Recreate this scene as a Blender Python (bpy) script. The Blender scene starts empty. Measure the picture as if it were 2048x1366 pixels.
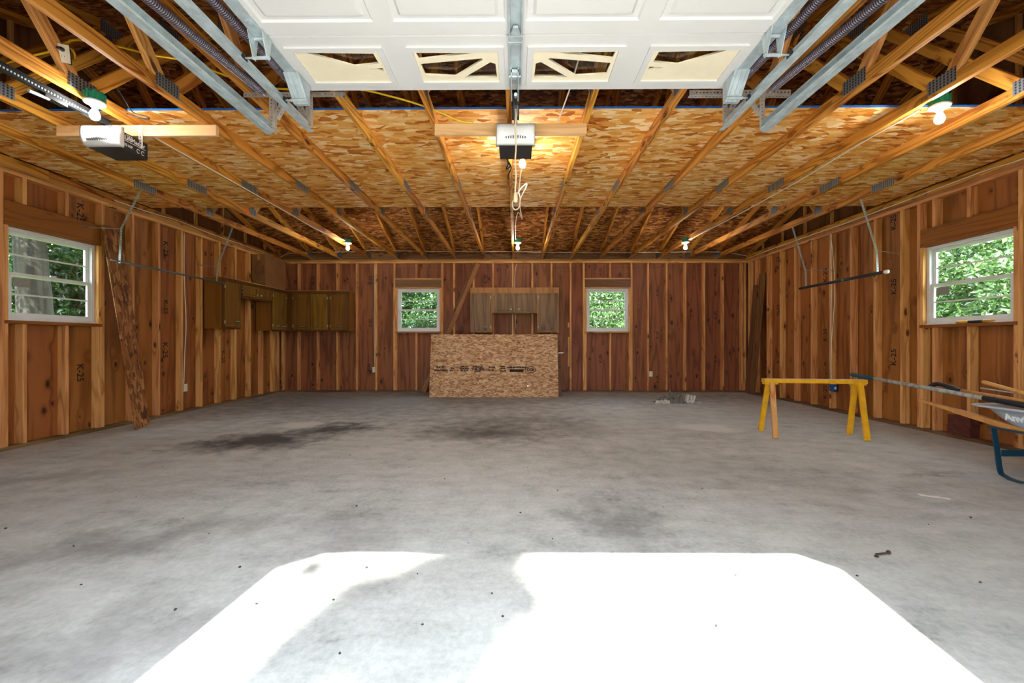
import bpy, math, random
import numpy as np
from mathutils import Vector, Matrix, noise as mnoise

random.seed(7)
rng = np.random.default_rng(11)
SC = bpy.context.scene
COL = SC.collection
R = math.radians

# ------------------------------------------------------------------ camera
camd = bpy.data.cameras.new('camera')
camd.sensor_width = 36.0
camd.lens = 36.0 * 853.0 / 2048.0
camd.clip_start = 0.05
camd.clip_end = 300
cam = bpy.data.objects.new('camera', camd)
COL.objects.link(cam)
cam.location = (0, 0, 1.065)
cam.rotation_euler = (R(90), 0, 0.0085)
SC.camera = cam

# ------------------------------------------------------------------ sky, sun, exposure
SUN_E, SKY_E, BULB_E, EXPO = 6.5, 2.7, 85.0, 2.4
w = bpy.data.worlds.new('sky')
SC.world = w
w.use_nodes = True
bg = w.node_tree.nodes['Background']
bg.inputs[0].default_value = (0.78, 0.88, 1.0, 1)
bg.inputs[1].default_value = SKY_E
sund = bpy.data.lights.new('sun', 'SUN')
sund.energy = SUN_E
sund.angle = R(0.55)
sund.color = (1.0, 0.95, 0.87)
sun = bpy.data.objects.new('sun', sund)
COL.objects.link(sun)
SUNDIR = Vector((0.095, 1.0, -0.925)).normalized()
sun.rotation_euler = SUNDIR.to_track_quat('-Z', 'Y').to_euler()
sun.location = (-1, -10, 10)
vs = SC.view_settings
vs.view_transform = 'Standard'
vs.look = 'None'
vs.exposure = EXPO
vs.gamma = 1.0
vs.use_curve_mapping = False
SC.cycles.use_denoising = True
SC.cycles.max_bounces = 6
SC.cycles.diffuse_bounces = 4
SC.cycles.glossy_bounces = 2
SC.cycles.adaptive_threshold = 0.1
SC.cycles.transparent_max_bounces = 16
SC.cycles.sample_clamp_indirect = 6.0
SC.cycles.caustics_reflective = False
SC.cycles.caustics_refractive = False

# ------------------------------------------------------------------ dimensions (metres)
XL, XR, YB = -4.96, 4.84, 8.96          # room faces of the studs
SD = 0.089                              # stud depth
YF = -0.02                              # room face of the front wall
ZT = 2.79                               # top of the walls
YM = 4.47                               # ridge
YE = 9.05                               # outside of the back wall
def roof_z(y):                          # underside of the roof boards
    return 2.90 + (YE - y) / 3 if y > YM else 2.90 + (y + 0.11) / 3

# ------------------------------------------------------------------ helpers
def lin(h):
    h = h.lstrip('#')
    o = []
    for i in (0, 2, 4):
        c = int(h[i:i + 2], 16) / 255
        o.append(c / 12.92 if c <= .04045 else ((c + .055) / 1.055) ** 2.4)
    return (*o, 1.0)

class G:
    def __init__(s, m):
        m.use_nodes = True
        s.t = m.node_tree
        s.bsdf = s.t.nodes.get('Principled BSDF')
        s.out = s.t.nodes.get('Material Output')
    def __call__(s, ty, inp=None, **props):
        n = s.t.nodes.new('ShaderNode' + ty)
        for k, v in props.items():
            setattr(n, k, v)
        for k, v in (inp or {}).items():
            s.set(n, k, v)
        return n
    def set(s, n, k, v):
        so = n.inputs[k]
        if isinstance(v, bpy.types.NodeSocket):
            s.t.links.new(v, so)
        else:
            so.default_value = v
    def m(s, op, a, b=0.0, c=0.0, clamp=False):
        n = s('Math', {0: a, 1: b, 2: c}, operation=op)
        n.use_clamp = clamp
        return n.outputs[0]
    def v(s, op, a, b=(0, 0, 0)):
        n = s('VectorMath', {0: a}, operation=op)
        if op == 'SCALE':
            s.set(n, 3, b)
        else:
            s.set(n, 1, b)
        return n.outputs[0]
    def mix(s, f, a, b, blend='MIX'):
        n = s('Mix', {0: f, 6: a, 7: b}, data_type='RGBA', blend_type=blend)
        return n.outputs[2]
    def rng(s, x, a, b, c=0.0, d=1.0):
        n = s('MapRange', {0: x, 1: a, 2: b, 3: c, 4: d})
        n.interpolation_type = 'SMOOTHSTEP'
        return n.outputs[0]
    def map(s, vec, sc=(1, 1, 1), rot=(0, 0, 0), loc=(0, 0, 0)):
        return s('Mapping', {0: vec, 1: loc, 2: rot, 3: sc}).outputs[0]
    def noise(s, vec, scale=1.0, detail=3.0, rough=0.5, dist=0.0):
        return s('TexNoise', {'Vector': vec, 'Scale': scale, 'Detail': detail, 'Roughness': rough, 'Distortion': dist}).outputs[0]
    def ramp(s, x, stops):
        n = s('ValToRGB', {0: x})
        e = n.color_ramp.elements
        while len(e) < len(stops):
            e.new(0.5)
        for el, (p, c) in zip(e, stops):
            el.position = p
            el.color = c
        return n.outputs[0]
    def P(s, **kw):
        for k, v in kw.items():
            s.set(s.bsdf, k.replace('_', ' '), v)
    def bump(s, h, strength=0.3, dist=0.01):
        b = s('Bump', {'Strength': strength, 'Distance': dist, 'Height': h})
        s.set(s.bsdf, 'Normal', b.outputs[0])

def newmat(name):
    m = bpy.data.materials.new(name)
    return m, G(m)

M = {}
def randvec(g):
    oi = g('ObjectInfo')
    rv = g('CombineXYZ', {0: g.m('MULTIPLY', oi.outputs['Random'], 37.0), 1: g.m('MULTIPLY', oi.outputs['Random'], 91.0), 2: g.m('MULTIPLY', oi.outputs['Random'], 53.0)}).outputs[0]
    return oi.outputs['Random'], rv

def wood(name, light, dark, knot, axis='X', rough=0.6, rings=38.0, knots=1.0, contrast=0.8, vary=0.25, coarse=1.0):
    """sawn timber with flame grain, fine streaks and knots; the grain runs along one local axis"""
    m, g = newmat(name)
    tc = g('TexCoord').outputs['Object']
    rnd, rv = randvec(g)
    v = g.v('ADD', tc, rv)
    def ax(lo, hi):
        return (lo, hi, hi) if axis == 'X' else (hi, hi, lo)
    kn = g('TexVoronoi', {'Vector': g.map(v, ax(2.4, 5.6) if axis == 'X' else ax(3.2, 5.5)), 'Scale': 1.0}).outputs['Distance']
    kd = g.m('ADD', kn, g.m('MULTIPLY', g.noise(v, 30, 2), 0.10))
    kmask = g.m('MULTIPLY', g.rng(kd, 0.13, 0.20, 1, 0), knots)
    khalo = g.m('MULTIPLY', g.rng(kd, 0.12, 0.42, 1, 0), knots)
    n1 = g.noise(g.map(v, ax(0.55 * coarse, 6.5 * coarse)), 1.0, 2.0, 0.4, 0.4)
    n1 = g.m('ADD', n1, g.m('MULTIPLY', khalo, 0.10))
    ring = g.m('SINE', g.m('MULTIPLY', n1, rings))
    ring = g.m('POWER', g.m('MULTIPLY_ADD', ring, 0.5, 0.5), 2.6)
    fine = g.noise(g.map(v, ax(4, 190)), 1.0, 3.0, 0.6)
    blot = g.noise(g.map(v, ax(1.3, 5)), 1.0, 3.0, 0.55)
    f = g.m('ADD', g.m('MULTIPLY', ring, 0.75), g.m('MULTIPLY', g.m('SUBTRACT', fine, 0.5), 0.9))
    f = g.m('MULTIPLY', g.m('ADD', f, g.m('MULTIPLY', g.m('SUBTRACT', blot, 0.45), 1.3)), contrast, clamp=True)
    c = g.mix(f, lin(light), lin(dark))
    c = g.mix(g.m('MULTIPLY', khalo, 0.30), c, lin(dark))
    c = g.mix(g.m('MULTIPLY', kmask, 0.85), c, lin(knot))
    c = g('HueSaturation', {'Hue': g.m('MULTIPLY_ADD', rnd, 0.016, 0.492), 'Saturation': 1.0, 'Value': g.m('MULTIPLY_ADD', rnd, vary, 1 - vary / 2), 'Color': c}).outputs[0]
    g.P(Base_Color=c, Roughness=rough, Specular_IOR_Level=0.3)
    M[name] = m
    return m

wood('truss_wood', '#da963e', '#84430b', '#331606', rings=62, contrast=0.95)
wood('web_wood', '#d99f5c', '#9c5822', '#3c1c0a', rings=62, contrast=0.8)
wood('stud_wood', '#dfa060', '#a05f2c', '#3a1a0a', vary=0.18, knots=1.0)
wood('plate_wood', '#b07a45', '#7a4a22', '#34190a')
wood('sill_plate_wood', '#7a5a3a', '#4c3520', '#20120a', knots=0.4)
wood('header_wood', '#96591f', '#6b390f', '#351705', knots=0.5, contrast=0.6)
wood('dark_header_wood', '#7b5636', '#553620', '#2a160a', knots=0.5, contrast=0.6)
wood('pale_board', '#e0b684', '#c8935a', '#5a3216', knots=0.7)
wood('old_plank', '#7a4f30', '#4f2f1b', '#27140b', knots=0.7)
wood('plank_brown', '#a2693b', '#70431f', '#2d1608', knots=0.8)
wood('side_plywood', '#a0602d', '#66330e', '#260f06', axis='Z', rings=26, knots=1.0, contrast=0.8, vary=0.2, coarse=0.75)
wood('back_plywood', '#935636', '#5f301a', '#26100a', axis='Z', rings=30, knots=1.0, contrast=0.85, vary=0.16, coarse=0.85)
wood('gable_plywood', '#7c5532', '#553517', '#2c150b', axis='Z', rings=24, knots=0.6, contrast=0.8, coarse=0.7)
wood('cab_side', '#8d5722', '#6b3c12', '#2e1607', axis='Z', rings=22, knots=0.25, contrast=0.6, vary=0.1, rough=0.42)
wood('cab_front', '#80581f', '#583810', '#2a1a08', axis='Z', rings=30, knots=0.0, contrast=0.7, vary=0.22, rough=0.40)
wood('cab_frame', '#5e3c16', '#40260c', '#24140a', axis='Z', rings=30, knots=0.0, contrast=0.7, vary=0.1, rough=0.45)
wood('hutch_frame', '#a8703e', '#7f4c26', '#4a2914', axis='Z', rings=24, knots=0.0, contrast=0.8, vary=0.1)
wood('hutch_door', '#8a6c4c', '#624830', '#3f2d1c', axis='Z', rings=24, knots=0.0, contrast=0.9, vary=0.3)
wood('edge_wood', '#bd8650', '#9a6434', '#5a3416', knots=0.0)
wood('handle_wood', '#c98f4a', '#a06426', '#5a3010', knots=0.0, contrast=0.5)
wood('weathered_wood', '#9b948a', '#6a635b', '#3c3732', knots=0.0, contrast=0.9)
wood('bark', '#3f3a34', '#24201c', '#141210', axis='Z', rings=20, knots=0.0, contrast=1.0, coarse=1.5, rough=0.9)

def osb(name, cols, scale=1.0, rough=0.65, dark=0.25):
    """wood flakes of several directions lying over one another, in the local XY plane"""
    m, g = newmat(name)
    tc = g('TexCoord').outputs['Object']
    rnd, rv = randvec(g)
    v = g.v('ADD', tc, rv)
    wv = g.v('ADD', v, g.v('SCALE', g.v('SUBTRACT', g('TexNoise', {'Vector': v, 'Scale': 14.0, 'Detail': 2.0}).outputs['Color'], (0.5, 0.5, 0.5)), 0.045))
    val = None
    for i, (ang, sx, sy, th) in enumerate(((5, 10, 31, 0.0), (-17, 9, 29, 0.5), (20, 10, 30, 0.55), (-42, 12, 33, 0.72), (58, 13, 34, 0.82))):
        vo = g('TexVoronoi', {'Vector': g.map(wv, (sx / scale, sy / scale, 1.0), (0, 0, R(ang)), (i * 3.1, i * 7.7, 0)), 'Scale': 1.0})
        vo.voronoi_dimensions = '2D'
        sep = g('SeparateColor', {0: vo.outputs['Color']})
        if val is None:
            val = sep.outputs[0]
        else:
            mk = g.m('GREATER_THAN', sep.outputs[1], th)
            n = g('Mix', {0: mk, 2: val, 3: sep.outputs[0]})
            val = n.outputs[0]
    streak = g.noise(g.map(v, (14 / scale, 240 / scale, 1)), 1.0, 2.0, 0.6)
    big = g.noise(v, 2.2, 3.0)
    x = g.m('ADD', val, g.m('MULTIPLY', g.m('SUBTRACT', streak, 0.5), 0.45))
    x = g.m('ADD', x, g.m('MULTIPLY', g.m('SUBTRACT', big, 0.5), 0.35))
    c = g.ramp(x, [(p, lin(h)) for p, h in cols])
    spot = g.rng(g.noise(g.map(v, (9, 16, 1)), 1.0, 2.0), 0.70, 0.78)
    c = g.mix(g.m('MULTIPLY', spot, dark * 2), c, lin('#5a3312'))
    c = g('HueSaturation', {'Hue': 0.5, 'Saturation': 1.0, 'Value': g.m('MULTIPLY_ADD', rnd, 0.08, 0.96), 'Color': c}).outputs[0]
    g.P(Base_Color=c, Roughness=rough, Specular_IOR_Level=0.25)
    M[name] = m
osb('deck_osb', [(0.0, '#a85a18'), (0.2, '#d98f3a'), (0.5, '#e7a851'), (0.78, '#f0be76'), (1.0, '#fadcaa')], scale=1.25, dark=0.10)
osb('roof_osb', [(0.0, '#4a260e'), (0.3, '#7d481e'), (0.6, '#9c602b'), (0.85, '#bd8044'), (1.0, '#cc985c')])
osb('sheet_osb', [(0.0, '#85593a'), (0.3, '#ab7c52'), (0.6, '#c4976b'), (1.0, '#dab690')], scale=0.6, dark=0.12)
osb('strip_osb', [(0.0, '#54301a'), (0.3, '#7c4a24'), (0.6, '#915b30'), (1.0, '#b07d4c')], dark=0.08)

def plain(name, col, rough=0.5, metal=0.0, noise=0.12, scale=9.0, spec=0.4, bump=0.0):
    m, g = newmat(name)
    tc = g('TexCoord').outputs['Object']
    n = g.noise(tc, scale, 4.0, 0.6)
    c = g.mix(g.rng(n, 0.3, 0.7), tuple(x * (1 - noise) for x in lin(col)[:3]) + (1,), tuple(min(1, x * (1 + noise)) for x in lin(col)[:3]) + (1,))
    g.P(Base_Color=c, Roughness=rough, Metallic=metal, Specular_IOR_Level=spec)
    if bump:
        g.bump(n, bump, 0.004)
    M[name] = m
    return m
plain('door_white', '#cfcfcf', 0.5, noise=0.02, scale=3)
plain('insert_cream', '#e6dcc2', 0.5, noise=0.03)
plain('vinyl_white', '#d9d8d6', 0.45, noise=0.04)
plain('galvanised', '#b6c4ca', 0.42, 0.35, 0.16, 14)
plain('spring_steel', '#7a7380', 0.4, 0.5, 0.15, 30)
plain('dark_steel', '#3a4046', 0.4, 0.6, 0.1)
plain('perforated_zinc', '#b4b0a8', 0.5, 0.4, 0.12, 20)
plain('opener_white', '#e9eaea', 0.4, noise=0.02)
plain('opener_black', '#26282b', 0.45, noise=0.1)
plain('rail_black', '#17191b', 0.4, 0.3)
plain('print_white', '#f0f0f0', 0.5, noise=0.02)
plain('print_black', '#1c1512', 0.8, noise=0.2, scale=60)
plain('box_green', '#1f8a6b', 0.5, noise=0.06)
plain('ceramic', '#ecebe7', 0.35, noise=0.02)
plain('wire_white', '#e6ddc8', 0.5, noise=0.05)
plain('cord_yellow', '#e2b820', 0.5, noise=0.05)
plain('cord_black', '#1b1b1d', 0.5)
plain('rope_cream', '#dcc9a2', 0.85, noise=0.12, scale=200)
plain('flag_orange', '#f07a18', 0.6)
plain('edge_blue', '#1e63b4', 0.6, noise=0.15)
plain('outlet_ivory', '#e4dcc6', 0.4, noise=0.02)
plain('charger_blue', '#1d4a8f', 0.4)
plain('knob_metal', '#d8d2c6', 0.3, 0.6, 0.05)
plain('plate_black', '#241a12', 0.5, 0.3)
plain('hinge_metal', '#b9a98a', 0.4, 0.6)
plain('cardboard', '#8a5c34', 0.8, noise=0.1, scale=5)
plain('saw_yellow', '#e2a512', 0.55, noise=0.12, scale=12)
plain('saw_top', '#c9b49a', 0.7, noise=0.15, scale=12)
plain('tray_grey', '#b4b9c0', 0.45, noise=0.05, scale=4)
plain('tray_inside', '#7a7e83', 0.5, noise=0.08, scale=4)
plain('teal_paint', '#0a3c4e', 0.4, noise=0.1)
plain('rubber_black', '#1e1f22', 0.6)
plain('grip_teal', '#173f4a', 0.6, noise=0.1)
plain('grip_green', '#4f9a35', 0.5)
plain('brick_red', '#5c2c20', 0.85, noise=0.35, scale=18, bump=0.3)
plain('pipe_black', '#2d3236', 0.4, 0.2)
plain('pipe_grey', '#66757a', 0.4, 0.6)
plain('pliers_yellow', '#dc9f1c', 0.45)
plain('paper_white', '#e9e6de', 0.8, noise=0.05)
plain('crumb', '#3b3834', 0.9, noise=0.3)
plain('rust', '#4f4338', 0.8, 0.3, 0.3)
plain('litter_grey', '#6d685f', 0.85, noise=0.5, scale=22)
plain('litter_pale', '#c9c4b6', 0.85, noise=0.3, scale=40)
plain('siding', '#b9ad98', 0.7, noise=0.05)
plain('shingle', '#4a4641', 0.9, noise=0.2)
plain('grass', '#4d6b2c', 0.95, noise=0.3, scale=3)
plain('driveway', '#b9b3a8', 0.9, noise=0.15, scale=4)
plain('dead_twig', '#a39a8c', 0.9, noise=0.1)
plain('sticker', '#8d8a80', 0.6, noise=0.2, scale=60)

# punched steel truss plate: rows of dark slots
m, g = newmat('truss_plate')
tc = g('TexCoord').outputs['Object']
sx = g('SeparateXYZ', {0: tc})
a = g.m('SINE', g.m('MULTIPLY', sx.outputs[1], 2 * math.pi / 0.025))
b = g.m('SINE', g.m('MULTIPLY', sx.outputs[2], 2 * math.pi / 0.020))
slot = g.m('MULTIPLY', g.m('GREATER_THAN', a, 0.1), g.m('GREATER_THAN', b, -0.55))
g.P(Base_Color=g.mix(slot, lin('#9a9ea3'), lin('#3b3e45')), Metallic=0.6, Roughness=0.45)
M['truss_plate'] = m

# lamp bulb
m, g = newmat('bulb_glow')
g.P(Base_Color=(1, 1, 1, 1), Emission_Color=(1.0, 0.96, 0.90, 1), Emission_Strength=BULB_E)
M['bulb_glow'] = m

# clear window glass
m, g = newmat('pane_glass')
tr = g('BsdfTransparent', {0: (0.93, 0.96, 0.94, 1)})
gl = g('BsdfGlossy', {0: (1, 1, 1, 1), 1: 0.02})
lw = g('LayerWeight', {0: 0.5})
fr = g.m('MULTIPLY_ADD', g.m('POWER', lw.outputs['Facing'], 5.0), 0.6, 0.04)
mx = g('MixShader', {0: fr, 1: tr.outputs[0], 2: gl.outputs[0]})
g.t.links.new(mx.outputs[0], g.out.inputs[0])
M['pane_glass'] = m

def leafmat(name, a, b, c):
    m, g = newmat(name)
    geo = g('NewGeometry')
    col = g.ramp(geo.outputs['Random Per Island'], [(0, lin(a)), (0.5, lin(b)), (1, lin(c))])
    d = g('BsdfDiffuse', {0: col})
    t = g('BsdfTranslucent', {0: g.mix(0.25, col, lin('#5f7d2a'))})
    gl = g('BsdfGlossy', {0: (1, 1, 1, 1), 1: 0.35})
    s1 = g('MixShader', {0: 0.32, 1: d.outputs[0], 2: t.outputs[0]})
    s2 = g('MixShader', {0: 0.05, 1: s1.outputs[0], 2: gl.outputs[0]})
    g.t.links.new(s2.outputs[0], g.out.inputs[0])
    M[name] = m
leafmat('leaf_dark', '#10240f', '#1a3615', '#2c4d1c')
leafmat('leaf_mid', '#183318', '#28491f', '#44682f')
leafmat('leaf_pale', '#2a4724', '#476636', '#6d8a54')

# concrete slab with oil stains, tyre smears and paint spots
m, g = newmat('concrete')
tc = g('TexCoord').outputs['Object']
def noise2(vec, scale, detail, rough=0.6, out=0):
    n = g('TexNoise', {'Vector': vec, 'Scale': scale, 'Detail': detail, 'Roughness': rough})
    n.noise_dimensions = '2D'
    return n.outputs[out]
fine = noise2(tc, 34, 4, 0.75)
mid = noise2(tc, 5.5, 3)
bign = noise2(tc, 0.8, 2)
streak = noise2(g.map(tc, (2.5, 7, 1), (0, 0, R(35))), 1.0, 3, 0.62)
f = g.m('ADD', g.m('MULTIPLY', fine, 0.34), g.m('ADD', g.m('MULTIPLY', mid, 0.28), g.m('ADD', g.m('MULTIPLY', bign, 0.20), g.m('MULTIPLY', streak, 0.28))))
c = g.ramp(f, [(0.34, lin('#8b8d89')), (0.48, lin('#b0b2ad')), (0.6, lin('#c2c4bf')), (0.75, lin('#d2d3cf'))])
wn = g.v('SUBTRACT', noise2(tc, 2.2, 4, 0.68, 1), (0.5, 0.5, 0.5))
warp = g.v('ADD', tc, g.v('SCALE', wn, 0.9))
edge = g.m('MULTIPLY', g.m('SUBTRACT', mid, 0.5), 0.9)
def blob(x, y, rx, ry, ang, strength, col, soft, base, wv=None):
    ca, sa = math.cos(R(ang)), math.sin(R(ang))
    # texture-style mapping: move, turn and scale so that the stain becomes a unit disc
    n = g('Mapping', {0: wv or warp, 1: (x, y, 0), 2: (0, 0, R(ang)), 3: (rx, ry, 1.0)}, vector_type='TEXTURE')
    sep = g('SeparateXYZ', {0: n.outputs[0]})
    d = g.m('ADD', g.m('SQRT', g.m('ADD', g.m('MULTIPLY', sep.outputs[0], sep.outputs[0]), g.m('MULTIPLY', sep.outputs[1], sep.outputs[1]))), edge)
    k = g('MapRange', {0: d, 1: 1 - soft, 2: 1 + soft * 0.4, 3: strength, 4: 0.0}).outputs[0]
    return g.mix(k, base, lin(col))
c = blob(-2.6, 7.6, 3.4, 1.9, 0, 0.62, '#6b6862', 0.6, c)
c = blob(1.8, 8.0, 3.2, 1.0, 0, 0.42, '#767470', 0.6, c)
c = blob(-2.75, 4.55, 0.75, 0.42, 18, 0.92, '#3d3b37', 0.7, c)
c = blob(-2.2, 5.2, 0.5, 0.3, 10, 0.9, '#393733', 0.7, c)
c = blob(-0.35, 5.0, 0.75, 0.5, 0, 0.85, '#484642', 0.8, c)
c = blob(-0.1, 5.7, 1.0, 0.4, 5, 0.55, '#57544f', 0.8, c)
c = blob(0.75, 5.3, 0.45, 0.6, 0, 0.45, '#6b6963', 0.8, c)
c = blob(-2.1, 2.2, 0.75, 0.2, 32, 0.55, '#76706d', 0.8, c)
c = blob(-0.95, 2.35, 0.28, 0.55, 30, 0.42, '#7b7572', 0.8, c)
c = blob(0.62, 2.5, 0.20, 0.42, 8, 0.55, '#73706d', 0.8, c)
c = blob(-3.75, 3.25, 0.7, 0.25, 30, 0.45, '#74736c', 0.8, c)
c = blob(-1.5, 1.45, 0.5, 0.25, 30, 0.45, '#7d7976', 0.8, c)
c = blob(1.6, 3.6, 1.2, 0.6, -20, 0.30, '#888580', 0.8, c)
c = blob(3.3, 3.45, 0.30, 0.09, -10, 0.5, '#6f6b63', 0.8, c)
warp2 = g.v('ADD', tc, g.v('SCALE', wn, 0.45))
c = blob(-2.75, 5.42, 0.30, 0.22, 0, 0.95, '#d4d2cb', 0.3, c, warp2)
c = blob(2.4, 5.3, 0.40, 0.26, 0, 0.95, '#d8d7d2', 0.3, c, warp2)
# a ring left by a round can
rd = g('VectorMath', {0: g.v('SUBTRACT', tc, (1.10, 1.45, 0))}, operation='LENGTH').outputs['Value']
rg = g.m('MULTIPLY', g.rng(g.m('ABSOLUTE', g.m('SUBTRACT', g.m('ADD', rd, g.m('MULTIPLY', mid, 0.01)), 0.105)), 0.0, 0.004, 1, 0), 0.35)
c = g.mix(rg, c, lin('#75726d'))
g.P(Base_Color=c, Roughness=0.7, Specular_IOR_Level=0.3)
M['concrete'] = m

# ------------------------------------------------------------------ mesh helpers
class MB:
    def __init__(s):
        s.v = []
        s.f = []
        s.mi = []
    def add(s, vs, fs, mi=0):
        o = len(s.v)
        s.v += [tuple(p) for p in vs]
        s.f += [tuple(i + o for i in q) for q in fs]
        s.mi += [mi] * len(fs)
        return s
    def box(s, x0, x1, y0, y1, z0, z1, mi=0):
        return s.add([(x0, y0, z0), (x1, y0, z0), (x1, y1, z0), (x0, y1, z0), (x0, y0, z1), (x1, y0, z1), (x1, y1, z1), (x0, y1, z1)],
                     [(0, 3, 2, 1), (4, 5, 6, 7), (0, 1, 5, 4), (1, 2, 6, 5), (2, 3, 7, 6), (3, 0, 4, 7)], mi)
    def prism(s, poly, a0, a1, axis='Y', mi=0):
        """polygon extruded along one axis; poly in the other two axes (cyclic order)"""
        n = len(poly)
        def P(p, a):
            return {'X': (a, p[0], p[1]), 'Y': (p[0], a, p[1]), 'Z': (p[0], p[1], a)}[axis]
        vs = [P(p, a0) for p in poly] + [P(p, a1) for p in poly]
        fs = [tuple(range(n))[::-1], tuple(range(n, 2 * n))] + [(i, (i + 1) % n, n + (i + 1) % n, n + i) for i in range(n)]
        return s.add(vs, fs, mi)
    def loft(s, rings, caps=True, mi=0):
        n = len(rings[0])
        vs = [p for r in rings for p in r]
        fs = []
        for k in range(len(rings) - 1):
            for i in range(n):
                j = (i + 1) % n
                fs.append((k * n + i, k * n + j, (k + 1) * n + j, (k + 1) * n + i))
        if caps:
            fs.append(tuple(range(n))[::-1])
            fs.append(tuple((len(rings) - 1) * n + i for i in range(n)))
        return s.add(vs, fs, mi)
    def tube(s, path, r, n=7, mi=0):
        path = [Vector(p) for p in path]
        rr = r if isinstance(r, (list, tuple)) else [r] * len(path)
        rings = []
        up = None
        for i, p in enumerate(path):
            d = (path[min(i + 1, len(path) - 1)] - path[max(i - 1, 0)]).normalized()
            if up is None:
                up = Vector((0, 0, 1)) if abs(d.z) < 0.9 else Vector((1, 0, 0))
            a = d.cross(up)
            if a.length < 1e-6:
                a = d.orthogonal()
            a.normalize()
            up = a.cross(d).normalized()
            rings.append([p + rr[i] * (math.cos(t) * a + math.sin(t) * up) for t in (2 * math.pi * k / n for k in range(n))])
        return s.loft(rings, True, mi)
    def lathe(s, prof, n=16, org=(0, 0, 0), axis='Z', mi=0):
        o = Vector(org)
        rings = []
        for r, z in prof:
            ring = []
            for k in range(n):
                t = 2 * math.pi * k / n
                a, b = r * math.cos(t), r * math.sin(t)
                ring.append(o + Vector({'Z': (a, b, z), 'Y': (a, z, b), 'X': (z, a, b)}[axis]))
            rings.append(ring)
        return s.loft(rings, True, mi)
    def mesh(s, name='mesh', smooth=False):
        me = bpy.data.meshes.new(name)
        me.from_pydata(s.v, [], s.f)
        if any(s.mi):
            me.polygons.foreach_set('material_index', s.mi)
        if smooth:
            me.polygons.foreach_set('use_smooth', [True] * len(s.f))
        import bmesh
        bm = bmesh.new()
        bm.from_mesh(me)
        bmesh.ops.recalc_face_normals(bm, faces=bm.faces)
        bm.to_mesh(me)
        bm.free()
        me.update()
        return me

def obj(name, me, mats, parent=None, loc=None, mat=None, **props):
    if isinstance(me, MB):
        me = me.mesh(name)
    if mats is not None and not len(me.materials):
        for x in ([mats] if isinstance(mats, str) else mats):
            me.materials.append(M[x])
    o = bpy.data.objects.new(name, me)
    COL.objects.link(o)
    if parent:
        o.parent = parent
    if mat is not None:
        o.matrix_local = mat
    elif loc is not None:
        o.location = loc
    for k, v in props.items():
        o[k] = v
    return o
def empty(name, loc=(0, 0, 0), rz=0.0, parent=None, **props):
    o = bpy.data.objects.new(name, None)
    o.empty_display_size = 0.1
    COL.objects.link(o)
    o.location = loc
    o.rotation_euler = (0, 0, rz)
    if parent:
        o.parent = parent
    for k, v in props.items():
        o[k] = v
    return o
def copy_tree(o, parent=None):
    c = o.copy()
    COL.objects.link(c)
    c.parent = parent
    for ch in KIDS.get(o, []) or list(o.children):
        copy_tree(ch, c)
    return c
KIDS = {}
def centred(b):
    """move a mesh builder's points so that its box centre is the origin; returns the centre"""
    lo = [min(p[i] for p in b.v) for i in range(3)]
    hi = [max(p[i] for p in b.v) for i in range(3)]
    c = [(l + h) / 2 for l, h in zip(lo, hi)]
    b.v = [tuple(p[i] - c[i] for i in range(3)) for p in b.v]
    return c
def cobj(name, b, mats, parent=None, smooth=False, **props):
    """object whose origin is the centre of its shape (parents here are unrotated, at world coordinates)"""
    c = centred(b)
    off = parent.location if parent is not None else Vector()
    if parent is not None and parent.parent is not None:
        off = off + parent.parent.location
    return obj(name, b.mesh(name, smooth), mats, parent, Vector(c) - off, **props)

LUM = {}
def lumber_mesh(L, wd, t, matn):
    key = (round(L, 3), wd, t, matn)
    if key not in LUM:
        c = 0.0025
        y, z = t / 2, wd / 2
        prof = [(-y + c, -z), (y - c, -z), (y, -z + c), (y, z - c), (y - c, z), (-y + c, z), (-y, z - c), (-y, -z + c)]
        b = MB().prism(prof, -L / 2, L / 2, 'X')
        me = b.mesh('lumber')
        me.materials.append(M[matn])
        LUM[key] = me
    return LUM[key]
def board(name, p0, p1, wd, t, up, matn, parent=None, **props):
    """timber from p0 to p1: wd is its size along `up`, t across"""
    p0, p1 = Vector(p0), Vector(p1)
    d = p1 - p0
    L = d.length
    x = d.normalized()
    z = Vector(up)
    z = (z - z.dot(x) * x).normalized()
    y = z.cross(x)
    mt = Matrix((x, y, z)).transposed().to_4x4()
    mt.translation = (p0 + p1) / 2
    if parent is not None:
        off = parent.location.copy()
        if parent.parent is not None:
            off += parent.parent.location
        mt.translation = mt.translation - off
    return obj(name, lumber_mesh(L, wd, t, matn), None, parent, mat=mt, **props)

def rects_minus(u0, u1, v0, v1, holes):
    us = sorted({u0, u1, *[min(max(h[i], u0), u1) for h in holes for i in (0, 1)]})
    vv = sorted({v0, v1, *[min(max(h[i], v0), v1) for h in holes for i in (2, 3)]})
    out = []
    for a, b in zip(us, us[1:]):
        run = None
        for c, d in zip(vv, vv[1:]):
            cu, cv = (a + b) / 2, (c + d) / 2
            inside = any(h[0] < cu < h[1] and h[2] < cv < h[3] for h in holes)
            if inside:
                if run:
                    out.append((a, b, *run))
                run = None
            else:
                run = (run[0], d) if run else (c, d)
        if run:
            out.append((a, b, *run))
    return out

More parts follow.
